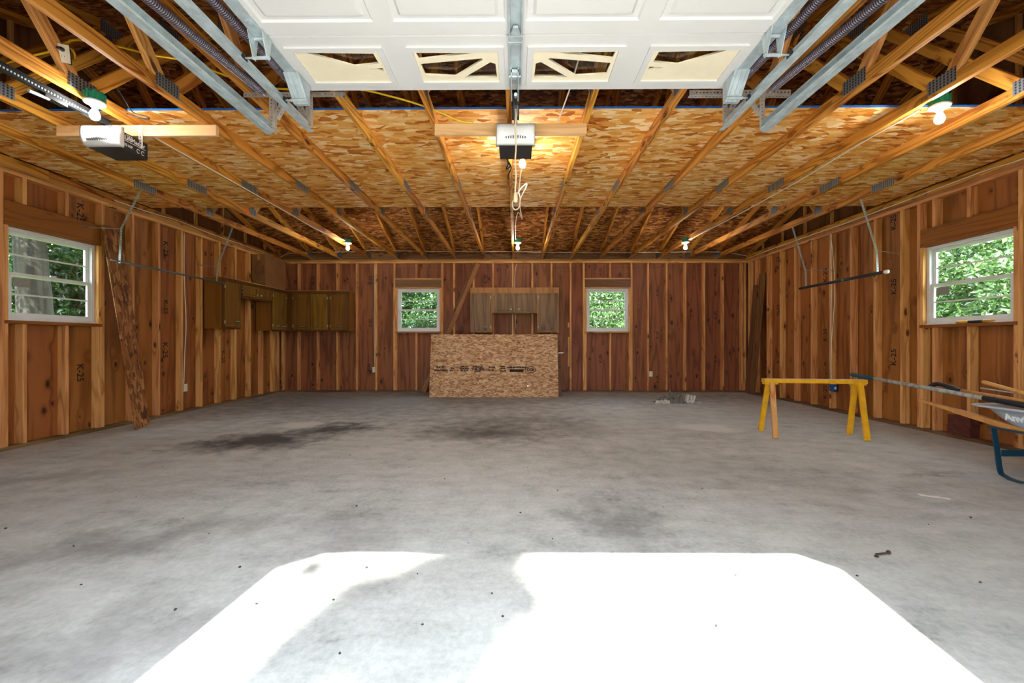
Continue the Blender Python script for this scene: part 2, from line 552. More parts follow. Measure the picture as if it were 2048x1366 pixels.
def outline_mesh(name, outer, holes=(), depth=0.004):
    """flat plate with cut-outs: outline in local XY, thickness along Z"""
    cu = bpy.data.curves.new(name, 'CURVE')
    cu.dimensions = '2D'
    cu.fill_mode = 'BOTH'
    cu.extrude = depth / 2
    for poly in [outer, *holes]:
        sp = cu.splines.new('POLY')
        sp.points.add(len(poly) - 1)
        for p, q in zip(sp.points, poly):
            p.co = (q[0], q[1], 0, 1)
        sp.use_cyclic_u = True
    o = bpy.data.objects.new(name, cu)
    COL.objects.link(o)
    me = bpy.data.meshes.new_from_object(o)
    bpy.data.objects.remove(o)
    bpy.data.curves.remove(cu)
    return me
def text_mesh(txt, size, depth=0.0006, bold=0.0, align='CENTER'):
    cu = bpy.data.curves.new('lettering', 'FONT')
    cu.body = txt
    cu.size = size
    cu.extrude = depth
    cu.offset = bold
    cu.align_x = align
    cu.align_y = 'CENTER'
    cu.resolution_u = 2
    o = bpy.data.objects.new('lettering', cu)
    COL.objects.link(o)
    me = bpy.data.meshes.new_from_object(o)
    bpy.data.objects.remove(o)
    bpy.data.curves.remove(cu)
    return me
def frame3(x, y, z, loc):
    """matrix from local axes"""
    mt = Matrix((Vector(x), Vector(y), Vector(z))).transposed().to_4x4()
    mt.translation = Vector(loc)
    return mt
def smooth_path(pts, k=4):
    pts = [Vector(p) for p in pts]
    out = []
    n = len(pts)
    for i in range(n - 1):
        p0, p1, p2, p3 = pts[max(i - 1, 0)], pts[i], pts[i + 1], pts[min(i + 2, n - 1)]
        for j in range(k):
            t = j / k
            out.append(0.5 * ((2 * p1) + (p2 - p0) * t + (2 * p0 - 5 * p1 + 4 * p2 - p3) * t * t + (3 * p1 - p0 - 3 * p2 + p3) * t ** 3))
    out.append(pts[-1])
    return out
def thing_tube(name, pts, r, matn, label, cat, group=None, k=4, n=6):
    b = MB().tube(smooth_path(pts, k), r, n)
    o = cobj(name, b, matn, None, True, label=label, category=cat)
    if group:
        o['group'] = group
    return o

# ================================================================== FLOOR AND OUTDOOR GROUND
obj('floor', MB().box(XL - 0.12, XR + 0.12, -0.14, YE + 0.02, -0.12, 0.0), 'concrete', None, kind='structure')
obj('lawn', MB().box(-45, 45, -45, 60, -0.32, -0.16), 'grass', None, kind='structure')
obj('driveway', MB().box(-5.2, 5.2, -14, -0.14, -0.16, -0.03), 'driveway', None, kind='structure')

# ================================================================== WALLS
def wall(name, axis, pos, outward, u0, u1, holes, ply, header):
    """siding with holes (a structure) plus its plywood sheets; axis 'X': wall runs along X at Y=pos; 'Y': runs along Y at X=pos"""
    def put(b, ua, ub, za, zb, d0, d1):
        lo, hi = sorted((pos + outward * d0, pos + outward * d1))
        if axis == 'X':
            b.box(ua, ub, lo, hi, za, zb)
        else:
            b.box(lo, hi, ua, ub, za, zb)
    b = MB()
    for a, c, d, e in rects_minus(u0, u1, -0.12, ZT, holes):
        put(b, a, c, d, e, SD + 0.012, SD + 0.03)
    if axis == 'Y':   # the gable above
        lo, hi = sorted((pos + outward * (SD + 0.012), pos + outward * (SD + 0.03)))
        b.prism([(-0.11, ZT), (YE, ZT), (YE, roof_z(YE)), (YM, roof_z(YM)), (-0.11, roof_z(-0.11))], lo, hi, 'X')
    w = obj(name, b, 'siding', None, kind='structure')
    u = u0
    while u < u1 - 0.05:
        v = min(u + 1.219, u1)
        b = MB()
        for a, c, d, e in rects_minus(u + 0.001, v - 0.001, 0.0, ZT - 0.002, holes):
            put(b, a, c, d, e, SD + 0.0005, SD + 0.0115)
        cobj('plywood_sheet', b, ply, w)
        if axis == 'Y':
            lo, hi = sorted((pos + outward * (SD + 0.0005), pos + outward * (SD + 0.0115)))
            pl = [(u + 0.001, ZT), (v - 0.001, ZT), (v - 0.001, roof_z(v) - 0.01)]
            if u < YM < v:
                pl.append((YM, roof_z(YM) - 0.01))
            pl.append((u + 0.001, roof_z(u) - 0.01))
            cobj('gable_sheet', MB().prism(pl, lo, hi, 'X'), 'gable_plywood', w)
        u = v
    return w

# window openings (along the wall, height)
OB1, OB2 = (-2.50, -1.60, 1.275, 2.18), (1.49, 2.375, 1.275, 2.18)
OL, OR = (4.13, 5.03, 1.275, 2.205), (4.19, 5.11, 1.26, 2.18)
wall_back = wall('wall_back', 'X', YB, 1, XL - 0.1, XR + 0.1, [OB1, OB2], 'back_plywood', None)
wall_left = wall('wall_left', 'Y', XL, -1, -0.11, YE, [OL], 'side_plywood', None)
wall_right = wall('wall_right', 'Y', XR, 1, -0.11, YE, [OR], 'side_plywood', None)

def pt(axis, pos, outward, u, z, d):
    return (u, pos + outward * d, z) if axis == 'X' else (pos + outward * d, u, z)
def frame_wall(w, axis, pos, outward, u0, u1, studs, openings):
    """plates, studs, kings, trimmers, headers, sills and cripples of one wall"""
    A = (axis, pos, outward)
    nrm = Vector(pt(*A, 0, 0, 1)) - Vector(pt(*A, 0, 0, 0))
    def vert(n, u, z0, z1, d=SD / 2, wd=SD, t=0.038, m='stud_wood'):
        board(n, pt(*A, u, z0, d), pt(*A, u, z1, d), wd, t, nrm, m, w)
    def horiz(n, a, b, z, d=SD / 2, wd=0.038, t=SD, m='plate_wood'):
        board(n, pt(*A, a, z, d), pt(*A, b, z, d), wd, t, (0, 0, 1), m, w)
    horiz('bottom_plate', u0, u1, 0.019, m='sill_plate_wood')
    horiz('top_plate', u0, u1, ZT - 0.057, m='stud_wood')
    horiz('top_plate', u0, u1, ZT - 0.019, m='plate_wood')
    zt = ZT - 0.076
    for u in studs:
        vert('stud', u, 0.038, zt)
    for (a, b, s, h, hh, hm, crip) in openings:
        for k, q in ((a, -1), (b, 1)):
            vert('trimmer_stud', k + q * 0.019, 0.038, h)
            vert('king_stud', k + q * 0.058, 0.038, zt)
        horiz('window_sill', a - 0.035, b + 0.035, s - 0.017, d=SD / 2 - 0.006, t=SD + 0.012, wd=0.034, m='header_wood' if axis == 'Y' else 'plate_wood')
        a2, b2 = a - 0.037, b + 0.037
        if axis == 'X':
            horiz('header_plate', a2, b2, h + 0.012, wd=0.024, t=SD, m='stud_wood')
            board('header', pt(*A, a2, h + 0.108, 0.024), pt(*A, b2, h + 0.108, 0.024), 0.165, 0.038, (0, 0, 1), hm, w)
            horiz('header_plate', a2, b2, h + 0.205, wd=0.026, t=SD, m='stud_wood')
            top = h + 0.22
        else:
            board('header_plate', pt(*A, a2, h + 0.02, SD / 2), pt(*A, b2, h + 0.02, SD / 2), 0.038, SD, (0, 0, 1), hm, w)
            board('header', pt(*A, a2, h + 0.04 + hh / 2, 0.024), pt(*A, b2, h + 0.04 + hh / 2, 0.024), hh, 0.042, (0, 0, 1), hm, w)
            top = h + 0.04 + hh
        for u in crip:
            vert('cripple_stud', u, top, zt)
            vert('cripple_stud', u, 0.038, s - 0.034)
bstuds = [-4.925, -4.59, -4.18, -3.765, -3.35, -2.94, -1.295, -0.885, -0.475, -0.06, 0.35, 0.755, 1.155, 2.775, 3.165, 3.555, 3.95, 4.345, 4.74, 4.80]
frame_wall(wall_back, 'X', YB, 1, XL - SD, XR + SD, bstuds,
           [(OB1[0], OB1[1], OB1[2], OB1[3], 0.165, 'dark_header_wood', [-2.09]), (OB2[0], OB2[1], OB2[2], OB2[3], 0.165, 'dark_header_wood', [1.985])])
# blocks nailed beside one of the back studs, and its split edge
for z0, z1, dx in ((1.36, 1.46, -0.045), (0.54, 1.16, -0.04)):
    board('stud_block', (1.155 + dx, YB + 0.03, z0), (1.155 + dx, YB + 0.03, z1), 0.06, 0.034, (0, 1, 0), 'stud_wood', wall_back)
lstuds = [0.1, 0.42, 0.83, 1.23, 1.64, 2.05, 2.45, 2.86, 3.27, 3.67] + [5.49, 5.895, 6.305, 6.70, 7.115, 7.525, 7.93, 8.33, 8.735, 8.90]
frame_wall(wall_left, 'Y', XL, -1, -0.02, YB, lstuds, [(OL[0], OL[1], OL[2], OL[3], 0.205, 'header_wood', [4.27, 4.675])])
rstuds = [0.1, 0.5, 0.91, 1.32, 1.72, 2.13, 2.54, 2.94, 3.35, 3.75] + [5.395, 5.795, 6.20, 6.61, 7.02, 7.435, 7.84, 8.25, 8.65, 8.90]
frame_wall(wall_right, 'Y', XR, 1, -0.02, YB, rstuds, [(OR[0], OR[1], OR[2], OR[3], 0.175, 'header_wood', [4.60, 4.98])])

# stamped lumber-mill marks on the plywood
def stamps(w, pts, x, y, z, off, size=0.10):
    for p in pts:
        me = text_mesh('K-25', size * random.uniform(0.9, 1.1), 0.0004, 0.0012)
        loc = Vector(p)
        obj('stamp', me, 'print_black', w, mat=frame3(x, y, z, loc))
    # letters run downward
dL, dR, dB = XL - SD + 0.0012, XR + SD - 0.0012, YB + SD - 0.0012
stamps(wall_left, [(dL, 4.90, 2.56), (dL, 4.90, 0.70), (dL, 6.10, 0.94), (dL, 6.11, 1.56), (dL, 6.11, 2.40), (dL, 7.32, 0.8), (dL, 3.9, 0.5)], (0, 0, -1), (0, 1, 0), (1, 0, 0), 0, 0.115)
stamps(wall_right, [(dR, 6.83, 2.12), (dR, 6.83, 1.17), (dR, 6.83, 0.26), (dR, 5.60, 2.62), (dR, 5.60, 1.78), (dR, 5.60, 0.86), (dR, 8.05, 2.55), (dR, 8.05, 1.66), (dR, 8.05, 0.76)], (0, 0, 1), (0, 1, 0), (-1, 0, 0), 0, 0.115)
stamps(wall_back, [(-4.32, dB, 2.37), (-3.09, dB, 2.37), (-3.09, dB, 1.46), (-3.12, dB, 0.51), (-0.63, dB, 2.39), (1.80, dB, 2.54), (1.80, dB, 0.70), (3.0, dB, 2.10), (3.0, dB, 1.20), (3.0, dB, 0.27), (4.22, dB, 2.53), (4.22, dB, 1.62), (4.22, dB, 0.70)], (0, 0, 1), (-1, 0, 0), (0, -1, 0), 0, 0.085)

# front wall with three door openings; the middle one stands open
DC = (-3.115, 0.0, 3.115)
fh = [(c - 1.325, c + 1.325, -0.2, 2.11) for c in DC]
b = MB()
for a, c, d, e in rects_minus(XL - 0.1, XR + 0.1, -0.12, ZT, fh):
    b.box(a, c, -0.14, YF, d, e)
for q in (-1, 1):
    b.prism([(q * 1.325, 2.11), (q * 1.325, 1.97), (q * 1.185, 2.11)], -0.14, YF, 'Y')
obj('wall_front', b, 'siding', None, kind='structure')

# ================================================================== ROOF
pitch = math.atan(1 / 3)
roof = obj('roof', MB().prism([(-0.6, roof_z(-0.6) + 0.02), (YM, roof_z(YM) + 0.025), (9.55, roof_z(9.55) + 0.02), (9.55, roof_z(9.55) + 0.035), (YM, roof_z(YM) + 0.045), (-0.6, roof_z(-0.6) + 0.035)], XL - 0.4, XR + 0.4, 'X'), 'shingle', None, kind='structure')
PANEL = {}
def roof_panels(sgn):
    run = (9.55 - YM) / math.cos(pitch)
    s0, row = 0.0, 0
    while s0 < run - 0.02:
        s1 = min(s0 + 1.217, run)
        x0 = XL - 0.4 + (row % 2) * -1.2
        while x0 < XR + 0.4:
            xa, xb = max(x0, XL - 0.4), min(x0 + 2.438, XR + 0.4)
            x0 += 2.438
            if xb - xa < 0.05:
                continue
            sm = (s0 + s1) / 2                      # distance up from the eave
            yy = (9.55 - sm * math.cos(pitch))
            if sgn < 0:
                yy = 2 * YM - yy
            zz = roof_z(YM) - abs(yy - YM) / 3 + 0.007
            L, W = xb - xa - 0.004, s1 - s0 - 0.004
            key = (round(L, 2), round(W, 2))
            if key not in PANEL:
                PANEL[key] = MB().box(-L / 2, L / 2, -W / 2, W / 2, -0.0055, 0.0055).mesh('roof_panel')
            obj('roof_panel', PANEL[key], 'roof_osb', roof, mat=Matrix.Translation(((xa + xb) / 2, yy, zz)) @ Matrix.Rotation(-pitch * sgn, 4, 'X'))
        s0 += 1.219
        row += 1
roof_panels(1)
roof_panels(-1)

# eave closures: blocking above the plates, soffit and fascia
for n, (ya, yb, yo) in enumerate(((YE - 0.045, YE - 0.005, 9.52), (-0.105, -0.065, -0.58))):
    b = MB()
    y2 = (ya + yb) / 2
    b.box(XL - 0.1, XR + 0.1, ya, yb, ZT, roof_z(y2) + 0.02)
    lo, hi = sorted((yb if n == 0 else ya, yo))
    b.box(XL - 0.1, XR + 0.1, lo, hi, roof_z(yo) - 0.12, roof_z(yo) - 0.11)
    b.box(XL - 0.4, XR + 0.4, yo - 0.01, yo + 0.01, roof_z(yo) - 0.12, roof_z(yo) + 0.01)
    obj('trim_%d' % (n + 1), b, 'old_plank', None, kind='structure')

# ================================================================== TRUSSES
ZC = ZT + 0.0445
tr = empty('roof_truss', (0, 0, 0), category='truss')
def tpart(n, p0, p1, wd=0.089, t=0.038, m='truss_wood'):
    return board(n, (0, *p0), (0, *p1), wd, t, (0, 0, 1), m, tr)
tpart('bottom_chord', (-0.10, ZC), (4.868, ZC))
tpart('bottom_chord', (4.870, ZC), (YE, ZC))
off = 0.0445 / math.cos(pitch) + 0.003
tpart('top_chord', (-0.45, roof_z(-0.45) - off), (YM - 0.01, roof_z(YM) - off - 0.003), t=0.0385)
tpart('top_chord', (YM + 0.01, roof_z(YM) - off - 0.003), (9.40, roof_z(9.40) - off), t=0.0385)
J1, J2 = 2.98, 5.90
tpart('web', (J1 + 0.05, ZT + 0.06), (YM - 0.06, roof_z(YM) - 0.10), t=0.0365, m='truss_wood')
tpart('web', (J2 - 0.05, ZT + 0.06), (YM + 0.06, roof_z(YM) - 0.10), t=0.0365, m='truss_wood')
tpart('web', (J1 - 0.03, ZT + 0.06), (2.34, roof_z(2.34) - 0.07), t=0.0365, m='web_wood')
tpart('web', (J2 + 0.03, ZT + 0.06), (6.55, roof_z(6.55) - 0.07), t=0.0365, m='web_wood')
def tplate(y, z, ly, lz, rot=0.0):
    key = ('plate', ly, lz)
    if key not in LUM:
        LUM[key] = MB().box(-0.0008, 0.0008, -ly / 2, ly / 2, -lz / 2, lz / 2).mesh('gang_plate')
        LUM[key].materials.append(M['truss_plate'])
    for q in (-1, 1):
        obj('gang_plate', LUM[key], None, tr, mat=Matrix.Translation((q * 0.0203, y, z)) @ Matrix.Rotation(rot, 4, 'X'))
tplate(J1, ZC + 0.03, 0.20, 0.095)
tplate(J2, ZC + 0.03, 0.14, 0.095)
tplate(4.87, ZC, 0.30, 0.080)
tplate(8.84, ZC + 0.03, 0.28, 0.13)
tplate(YM, roof_z(YM) - 0.10, 0.26, 0.13)
tplate(2.34, roof_z(2.34) - 0.055, 0.10, 0.15, pitch)
tplate(6.55, roof_z(6.55) - 0.055, 0.10, 0.15, -pitch)
ORD = ['', 'first', 'second', 'third', 'fourth', 'fifth', 'sixth', 'seventh', 'eighth', 'ninth', 'tenth', 'eleventh', 'twelfth', 'thirteenth', 'fourteenth', 'fifteenth']
CX = [-0.05 + 0.604 * k for k in range(-7, 8)]
trusses = []
for i, x in enumerate(CX):
    o = tr if i == 0 else copy_tree(trusses[0])
    trusses.append(o)
for i, (o, x) in enumerate(zip(trusses, CX)):
    o.location = (x, 0, 0)
    n = 15 - i
    o['label'] = 'open timber roof truss, %s counting from the wheelbarrow wall' % ORD[n]
    o['category'] = 'truss'
    o['group'] = 'timber roof trusses'
for k in (1, 3, 5):      # orange tags stapled beside some far joints
    obj('marking_tag', MB().box(-0.001, 0.001, -0.05, 0.02, -0.06, 0.05), 'flag_orange', trusses[k], (0.0222, J2 - 0.12, ZC + 0.02))

# gable trusses standing on the side walls
for x, nm in ((XL - 0.03, 'the wall with the leaning OSB strip'), (XR + 0.03, 'the wheelbarrow wall')):
    t = empty('gable_truss', (x, 0, 0), label='gable end truss standing on top of ' + nm, category='truss')
    for p0, p1 in (((-0.10, ZC), (4.5, ZC)), ((4.502, ZC), (YE, ZC))):
        board('bottom_chord', (x, *p0), (x, *p1), 0.089, 0.038, (0, 0, 1), 'truss_wood', t)
    board('top_chord', (x, -0.45, roof_z(-0.45) - off), (x, YM - 0.01, roof_z(YM) - off), 0.089, 0.038, (0, 0, 1), 'truss_wood', t)
    board('top_chord', (x, YM + 0.01, roof_z(YM) - off), (x, 9.40, roof_z(9.4) - off), 0.089, 0.038, (0, 0, 1), 'truss_wood', t)
    for k in range(1, 15):
        y = YE - 0.61 * k
        board('gable_stud', (x, y, ZT + 0.089), (x, y, roof_z(y) - 0.095), 0.036, 0.036, (1, 0, 0), 'web_wood', t)

# ================================================================== ATTIC DECK (the OSB ceiling over the middle)
ceiling = empty('ceiling', (0, 0, ZT + 0.089), kind='structure')
xs = [XL + 0.02, -2.47, -0.03, 2.41, XR - 0.02]
for ya, yb, sh in ((3.33, 4.548, 0.0), (4.552, 5.75, 0.6)):
    ed = [xs[0]] + [x + sh for x in xs[1:-1]] + [xs[-1]]
    for a, c in zip(ed, ed[1:]):
        L, W = c - a - 0.003, yb - ya
        b = MB().box(-L / 2, L / 2, -W / 2, W / 2, -0.0075, 0.0075)
        me = b.mesh('osb_sheet')
        me.materials.append(M['deck_osb'])
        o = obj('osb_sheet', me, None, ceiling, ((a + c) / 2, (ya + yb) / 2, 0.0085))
        if ya < 4:
            obj('painted_edge', MB().box(-L / 2, L / 2, -0.0006, 0.0006, -0.0076, 0.0085), 'edge_blue', o, (0, -W / 2 - 0.0007, 0))

# ================================================================== WINDOWS
def window(name, w_, h_, mt, sticker=False):
    """single-hung vinyl window: local x across, z up, y outward; origin at the opening's lower middle"""
    r = empty(name, kind='structure')
    r.matrix_world = mt
    x = w_ / 2
    fr = MB()
    f = 0.035
    for a, c, d, e in rects_minus(-x + 0.002, x - 0.002, 0.0, h_ - 0.002, [(-x + f, x - f, 0.03, h_ - f)]):
        fr.box(a, c, 0.045, 0.115, d, e)
    fr.box(-x + 0.01, x - 0.01, 0.02, 0.05, 0.0, 0.018)
    obj('window_frame', fr, 'vinyl_white', r)
    mid = h_ * 0.5
    for nm, z0, z1, y in (('upper_sash', mid - 0.02, h_ - f, 0.085), ('lower_sash', 0.03, mid + 0.02, 0.058)):
        s = 0.038
        xa = x - f
        sb = MB()
        for a, c, d, e in rects_minus(-xa + 0.002, xa - 0.002, z0 + 0.001, z1 - 0.001, [(-xa + s, xa - s, z0 + (0.05 if nm[0] == 'l' else 0.03), z1 - 0.034)]):
            sb.box(a, c, y, y + 0.024, d, e)
        so = obj(nm, sb, 'vinyl_white', r)
        za, zb = z0 + (0.05 if nm[0] == 'l' else 0.03), z1 - 0.034
        zm = (za + zb) / 2
        obj('muntin', MB().box(-xa + s, xa - s, y + 0.006, y + 0.018, zm - 0.008, zm + 0.008), 'vinyl_white', so)
        for q0, q1 in ((za, zm - 0.008), (zm + 0.008, zb)):
            obj('pane', MB().box(-xa + s, xa - s, y + 0.011, y + 0.0125, q0, q1), 'pane_glass', so)
    if sticker:
        obj('window_sticker', MB().box(-0.075, 0.075, 0, 0.0006, -0.045, 0.045), 'sticker', r, (sticker * (x - 0.17), 0.0680, mid - 0.075))
    obj('sash_lock', MB().box(-0.03, 0.03, 0.046, 0.058, mid + 0.02, mid + 0.034), 'vinyl_white', r)
    return r
def win_at(n, op, axis, pos, outward, st=False):
    u = (op[0] + op[1]) / 2
    if axis == 'X':
        mt = frame3((1, 0, 0), (0, 1, 0), (0, 0, 1), (u, pos, op[2]))
    elif outward < 0:
        mt = frame3((0, 1, 0), (-1, 0, 0), (0, 0, 1), (pos, u, op[2]))
    else:
        mt = frame3((0, -1, 0), (1, 0, 0), (0, 0, 1), (pos, u, op[2]))
    return window('window_%d' % n, op[1] - op[0], op[3] - op[2], mt, st)
win_at(1, OL, 'Y', XL, -1, -1)
win_at(2, OB1, 'X', YB, 1)
win_at(3, OB2, 'X', YB, 1)
win_at(4, OR, 'Y', XR, 1, -1)

# ================================================================== OVERHEAD DOORS
WPOLY_IN = [[(.31, .09), (.97, .07), (.96, .27)],
            [(.20, .25), (.957, .41), (.947, .77), (.56, .83), (.19, .29)],
            [(.10, .37), (.04, .42), (.03, .88), (.457, .875)]]
WPOLY_OUT = [[(.065, .09), (.85, .05), (.37, .47), (.055, .39)],
             [(.04, .54), (.22, .57), (.035, .65)]]
WCX, WHW, WHH = (-0.99, -0.33, 0.33, 0.99), 0.245, 0.15
def door_section(parent, y0, y1, windows, mt_extra):
    """one section lying in local XY, room face at z=0 and pointing down; y runs towards the door's top"""
    W, T = 1.36, 0.045
    b = MB()
    ym = (y0 + y1) / 2
    hw, hh = WHW + (0.0 if windows else 0.035), WHH + (0.0 if windows else 0.02)
    if windows:
        ym = y0 + 0.255
    holes = [(c - hw, c + hw, ym - hh, ym + hh) for c in WCX]
    for a, c, d, e in rects_minus(-W, W, y0 + 0.012, y1 - 0.004, holes):
        b.box(a, c, d, e, 0.0, T)
    b.box(-W, W, y0, y0 + 0.012, 0.010, T)          # shadow-line lip between the sections
    if not windows:                                  # raised panels
        for (a, c, d, e) in holes:
            s1, s2 = 0.035, 0.05
            def ring(s, z):
                return [(a + s, d + s, z), (c - s, d + s, z), (c - s, e - s, z), (a + s, e - s, z)]
            b.loft([ring(0, 0.0), ring(0.008, 0.010), ring(s1, 0.010), ring(s2, -0.004)], False)
            p = ring(s2, -0.004)
            b.add(p, [(0, 1, 2, 3)])
            b.add(ring(0, T), [(0, 1, 2, 3)])
    o = obj('door_section', b, 'door_white', parent)
    # galvanised end stiles
    for q in (-1, 1):
        obj('end_stile', MB().box(min(q * 1.295, q * 1.362), max(q * 1.295, q * 1.362), y0 + 0.02, y1 - 0.006, -0.004, 0.0), 'galvanised', o)
    if windows:
        for k, c in enumerate(WCX):
            fr = MB()
            for a, c2, d, e in rects_minus(c - hw - 0.02, c + hw + 0.02, ym - hh - 0.02, ym + hh + 0.02, [(c - hw + 0.012, c + hw - 0.012, ym - hh + 0.012, ym + hh - 0.012)]):
                fr.box(a, c2, d, e, -0.010, 0.0)
            wf = obj('window_frame', fr, 'door_white', o)
            polys = WPOLY_IN if k in (1, 2) else WPOLY_OUT
            sgn = 1 if k >= 2 else -1
            iw, ih = 2 * hw - 0.024, 2 * hh - 0.024
            hs = [[(sgn * (u - 0.5) * iw, (v - 0.5) * ih) for u, v in p] for p in polys]
            me = outline_mesh('sunburst_insert', [(-iw / 2, -ih / 2), (iw / 2, -ih / 2), (iw / 2, ih / 2), (-iw / 2, ih / 2)], hs, 0.010)
            obj('sunburst_insert', me, 'insert_cream', wf, (c, ym, 0.004))
            obj('pane', MB().box(-iw / 2, iw / 2, -ih / 2, ih / 2, 0, 0.003), 'pane_glass', wf, (c, ym, 0.022))
    return o
def hinge(parent, x, y):
    h = MB()
    h.prism([(x - 0.035, y - 0.045), (x + 0.035, y - 0.045), (x + 0.012, y - 0.115), (x - 0.012, y - 0.115)], -0.008, -0.004, 'Z')
    h.box(x - 0.035, x + 0.035, y - 0.045, y + 0.03, -0.008, -0.004)
    h.tube([(x - 0.036, y, -0.016), (x + 0.036, y, -0.016)], 0.009, 8)
    h.lathe([(0.007, -0.012), (0.007, -0.008)], 8, (x, y - 0.095, 0))
    h.lathe([(0.007, -0.012), (0.007, -0.008)], 8, (x, y + 0.022, 0))
    return obj('hinge', h, 'galvanised', parent)
def roller(parent, x, y, q, z=-0.115):
    r = MB()
    r.tube([(x - q * 0.09, y, z), (x + q * 0.02, y, z)], 0.005, 8)
    ro = obj('roller_stem', r, 'galvanised', parent)
    obj('roller_wheel', MB().lathe([(0.012, -0.012), (0.022, -0.011), (0.022, 0.011), (0.012, 0.012)], 16, (x + q * 0.02, y, z), 'X'), 'dark_steel', ro)
ZD = 2.657
door = empty('door_1', (0, 0, ZD), kind='structure', label='white overhead garage door standing open under the trusses', category='garage door')
secs = [(0.63, 1.16), (1.16, 1.69), (1.69, 2.21), (2.21, 2.70)]
for i, (a, c) in enumerate(secs):
    door_section(door, a, c, i == 3, None)
# vertical galvanised strut and arm bracket on the middle stile
st = MB()
st.box(-0.032, 0.032, 0.66, 2.62, -0.010, -0.001)
st.box(-0.036, -0.028, 0.66, 2.62, -0.022, -0.001).box(0.028, 0.036, 0.66, 2.62, -0.022, -0.001)
obj('centre_strut', st, 'galvanised', door)
br = MB()
br.box(-0.03, 0.02, 2.46, 2.53, -0.04, -0.022).box(-0.028, -0.022, 2.46, 2.72, -0.06, -0.012).box(0.012, 0.018, 2.46, 2.72, -0.06, -0.012)
br.tube([(-0.04, 2.49, -0.045), (0.03, 2.49, -0.045)], 0.006, 8)
obj('arm_bracket', br, 'galvanised', door)
for x in (-1.325, 0.0, 1.325):
    for y in (2.21, 1.69, 1.16):
        (hinge(door, x, y), obj('roller_carrier', MB().prism([(y - 0.06, -0.006), (y + 0.03, -0.006), (y + 0.012, -0.125), (y - 0.012, -0.125)], x - 0.038, x - 0.034, 'X').prism([(y - 0.06, -0.006), (y + 0.03, -0.006), (y + 0.012, -0.125), (y - 0.012, -0.125)], x + 0.034, x + 0.038, 'X').tube([(x - 0.045, y, -0.115), (x + 0.045, y, -0.115)], 0.009, 8), 'galvanised', door)) if x else obj('hinge', MB().prism([(-0.03, y - 0.03), (0.03, y - 0.03), (0.012, y - 0.09), (-0.012, y - 0.09)], -0.034, -0.022, 'Z').box(-0.034, 0.034, y - 0.03, y + 0.03, -0.036, -0.022).tube([(-0.036, y + 0.01, -0.03), (0.036, y + 0.01, -0.03)], 0.008, 8), 'galvanised', door)
for q in (-1, 1):
    for y in (2.21, 1.69, 1.16):
        roller(door, q * 1.40, y, q)
    tb = MB()
    x0 = q * 1.325
    tb.prism([(2.50, -0.004), (2.645, -0.004), (2.645, -0.125), (2.62, -0.125)], x0 - 0.045, x0 + 0.045, 'X')
    for k in (-0.028, 0.0, 0.028):
        tb.tube([(x0 + k, 2.50, -0.008), (x0 + k, 2.618, -0.125)], 0.004, 6)
    tb.tube([(x0 - 0.05, 2.60, -0.115), (x0 + 0.05, 2.60, -0.115)], 0.010, 8)
    obj('top_bracket', tb, 'galvanised', door)
    roller(door, q * 1.40, 2.60, q)
# closed doors either side (behind the camera)
for n, c in ((2, DC[0]), (3, DC[2])):
    d2 = empty('door_%d' % n, (0, 0, 0), kind='structure')
    d2.matrix_world = frame3((1, 0, 0), (0, 0, 1), (0, -1, 0), (c, YF + 0.01, 0.0))
    for i in range(4):
        door_section(d2, 0.01 + i * 0.533, 0.01 + (i + 1) * 0.533, False, None)

# tracks: bent galvanised channel, vertical run then a curve into the level run
def track(x, q, y_end, label):
    """q = side on which the channel opens (towards its door)"""
    zt = 2.54
    prof = [(-0.025, 0.026), (0.0, 0.026), (0.0, -0.026), (-0.025, -0.026), (-0.032, -0.018), (-0.030, -0.017), (-0.024, -0.024), (-0.002, -0.024), (-0.002, 0.024), (-0.025, 0.024)]
    path = [(YF + 0.06, 0.05), (YF + 0.06, 2.10)]
    for k in range(1, 8):
        t = R(90) * k / 8
        path.append((YF + 0.06 + 0.45 * (1 - math.cos(t)), 2.10 + 0.415 * math.sin(t)))
    path += [(YF + 0.52, zt - 0.025), (y_end, zt)]
    rings = []
    for i, (y, z) in enumerate(path):
        a, c = path[max(i - 1, 0)], path[min(i + 1, len(path) - 1)]
        d = Vector((c[0] - a[0], c[1] - a[1])).normalized()
        nn = Vector((-d.y, d.x))
        rings.append([(x - q * px * -1, y + nn.x * pz, z + nn.y * pz) for px, pz in prof])
    t = empty('door_track', (x, y_end, zt), label=label, category='track', group='overhead door tracks')
    cobj('channel', MB().loft(rings), 'galvanised', t)
    # stiffening angle bolted along the level run
    s = MB()
    s.box(min(x + q * 0.0, x - q * 0.004), max(x, x - q * 0.004), 0.7, y_end + 0.02, zt - 0.034, zt - 0.006)
    s.box(min(x + q * 0.028, x - q * 0.004), max(x + q * 0.028, x - q * 0.004), 0.7, y_end + 0.02, zt - 0.037, zt - 0.034)
    cobj('stiffening_angle', s, 'galvanised', t)
    bo = MB()
    for k in range(3):
        bo.lathe([(0.006, 0.0), (0.006, 0.006 )], 8, (x - q * 0.008 if q > 0 else x + 0.002, 1.6 + 0.5 * k, zt), 'X')
    cobj('bolt', bo, 'galvanised', t)
track(-1.415, 1, 2.90, 'galvanised track of the open door, on the OSB strip side')
track(1.415, -1, 2.90, 'galvanised track of the open door, on the sawhorse side')
track(-1.70, -1, 2.93, 'galvanised track of the closed door beside the black-and-white opener')
track(1.70, 1, 2.93, 'galvanised track of the closed door on the wheelbarrow side')

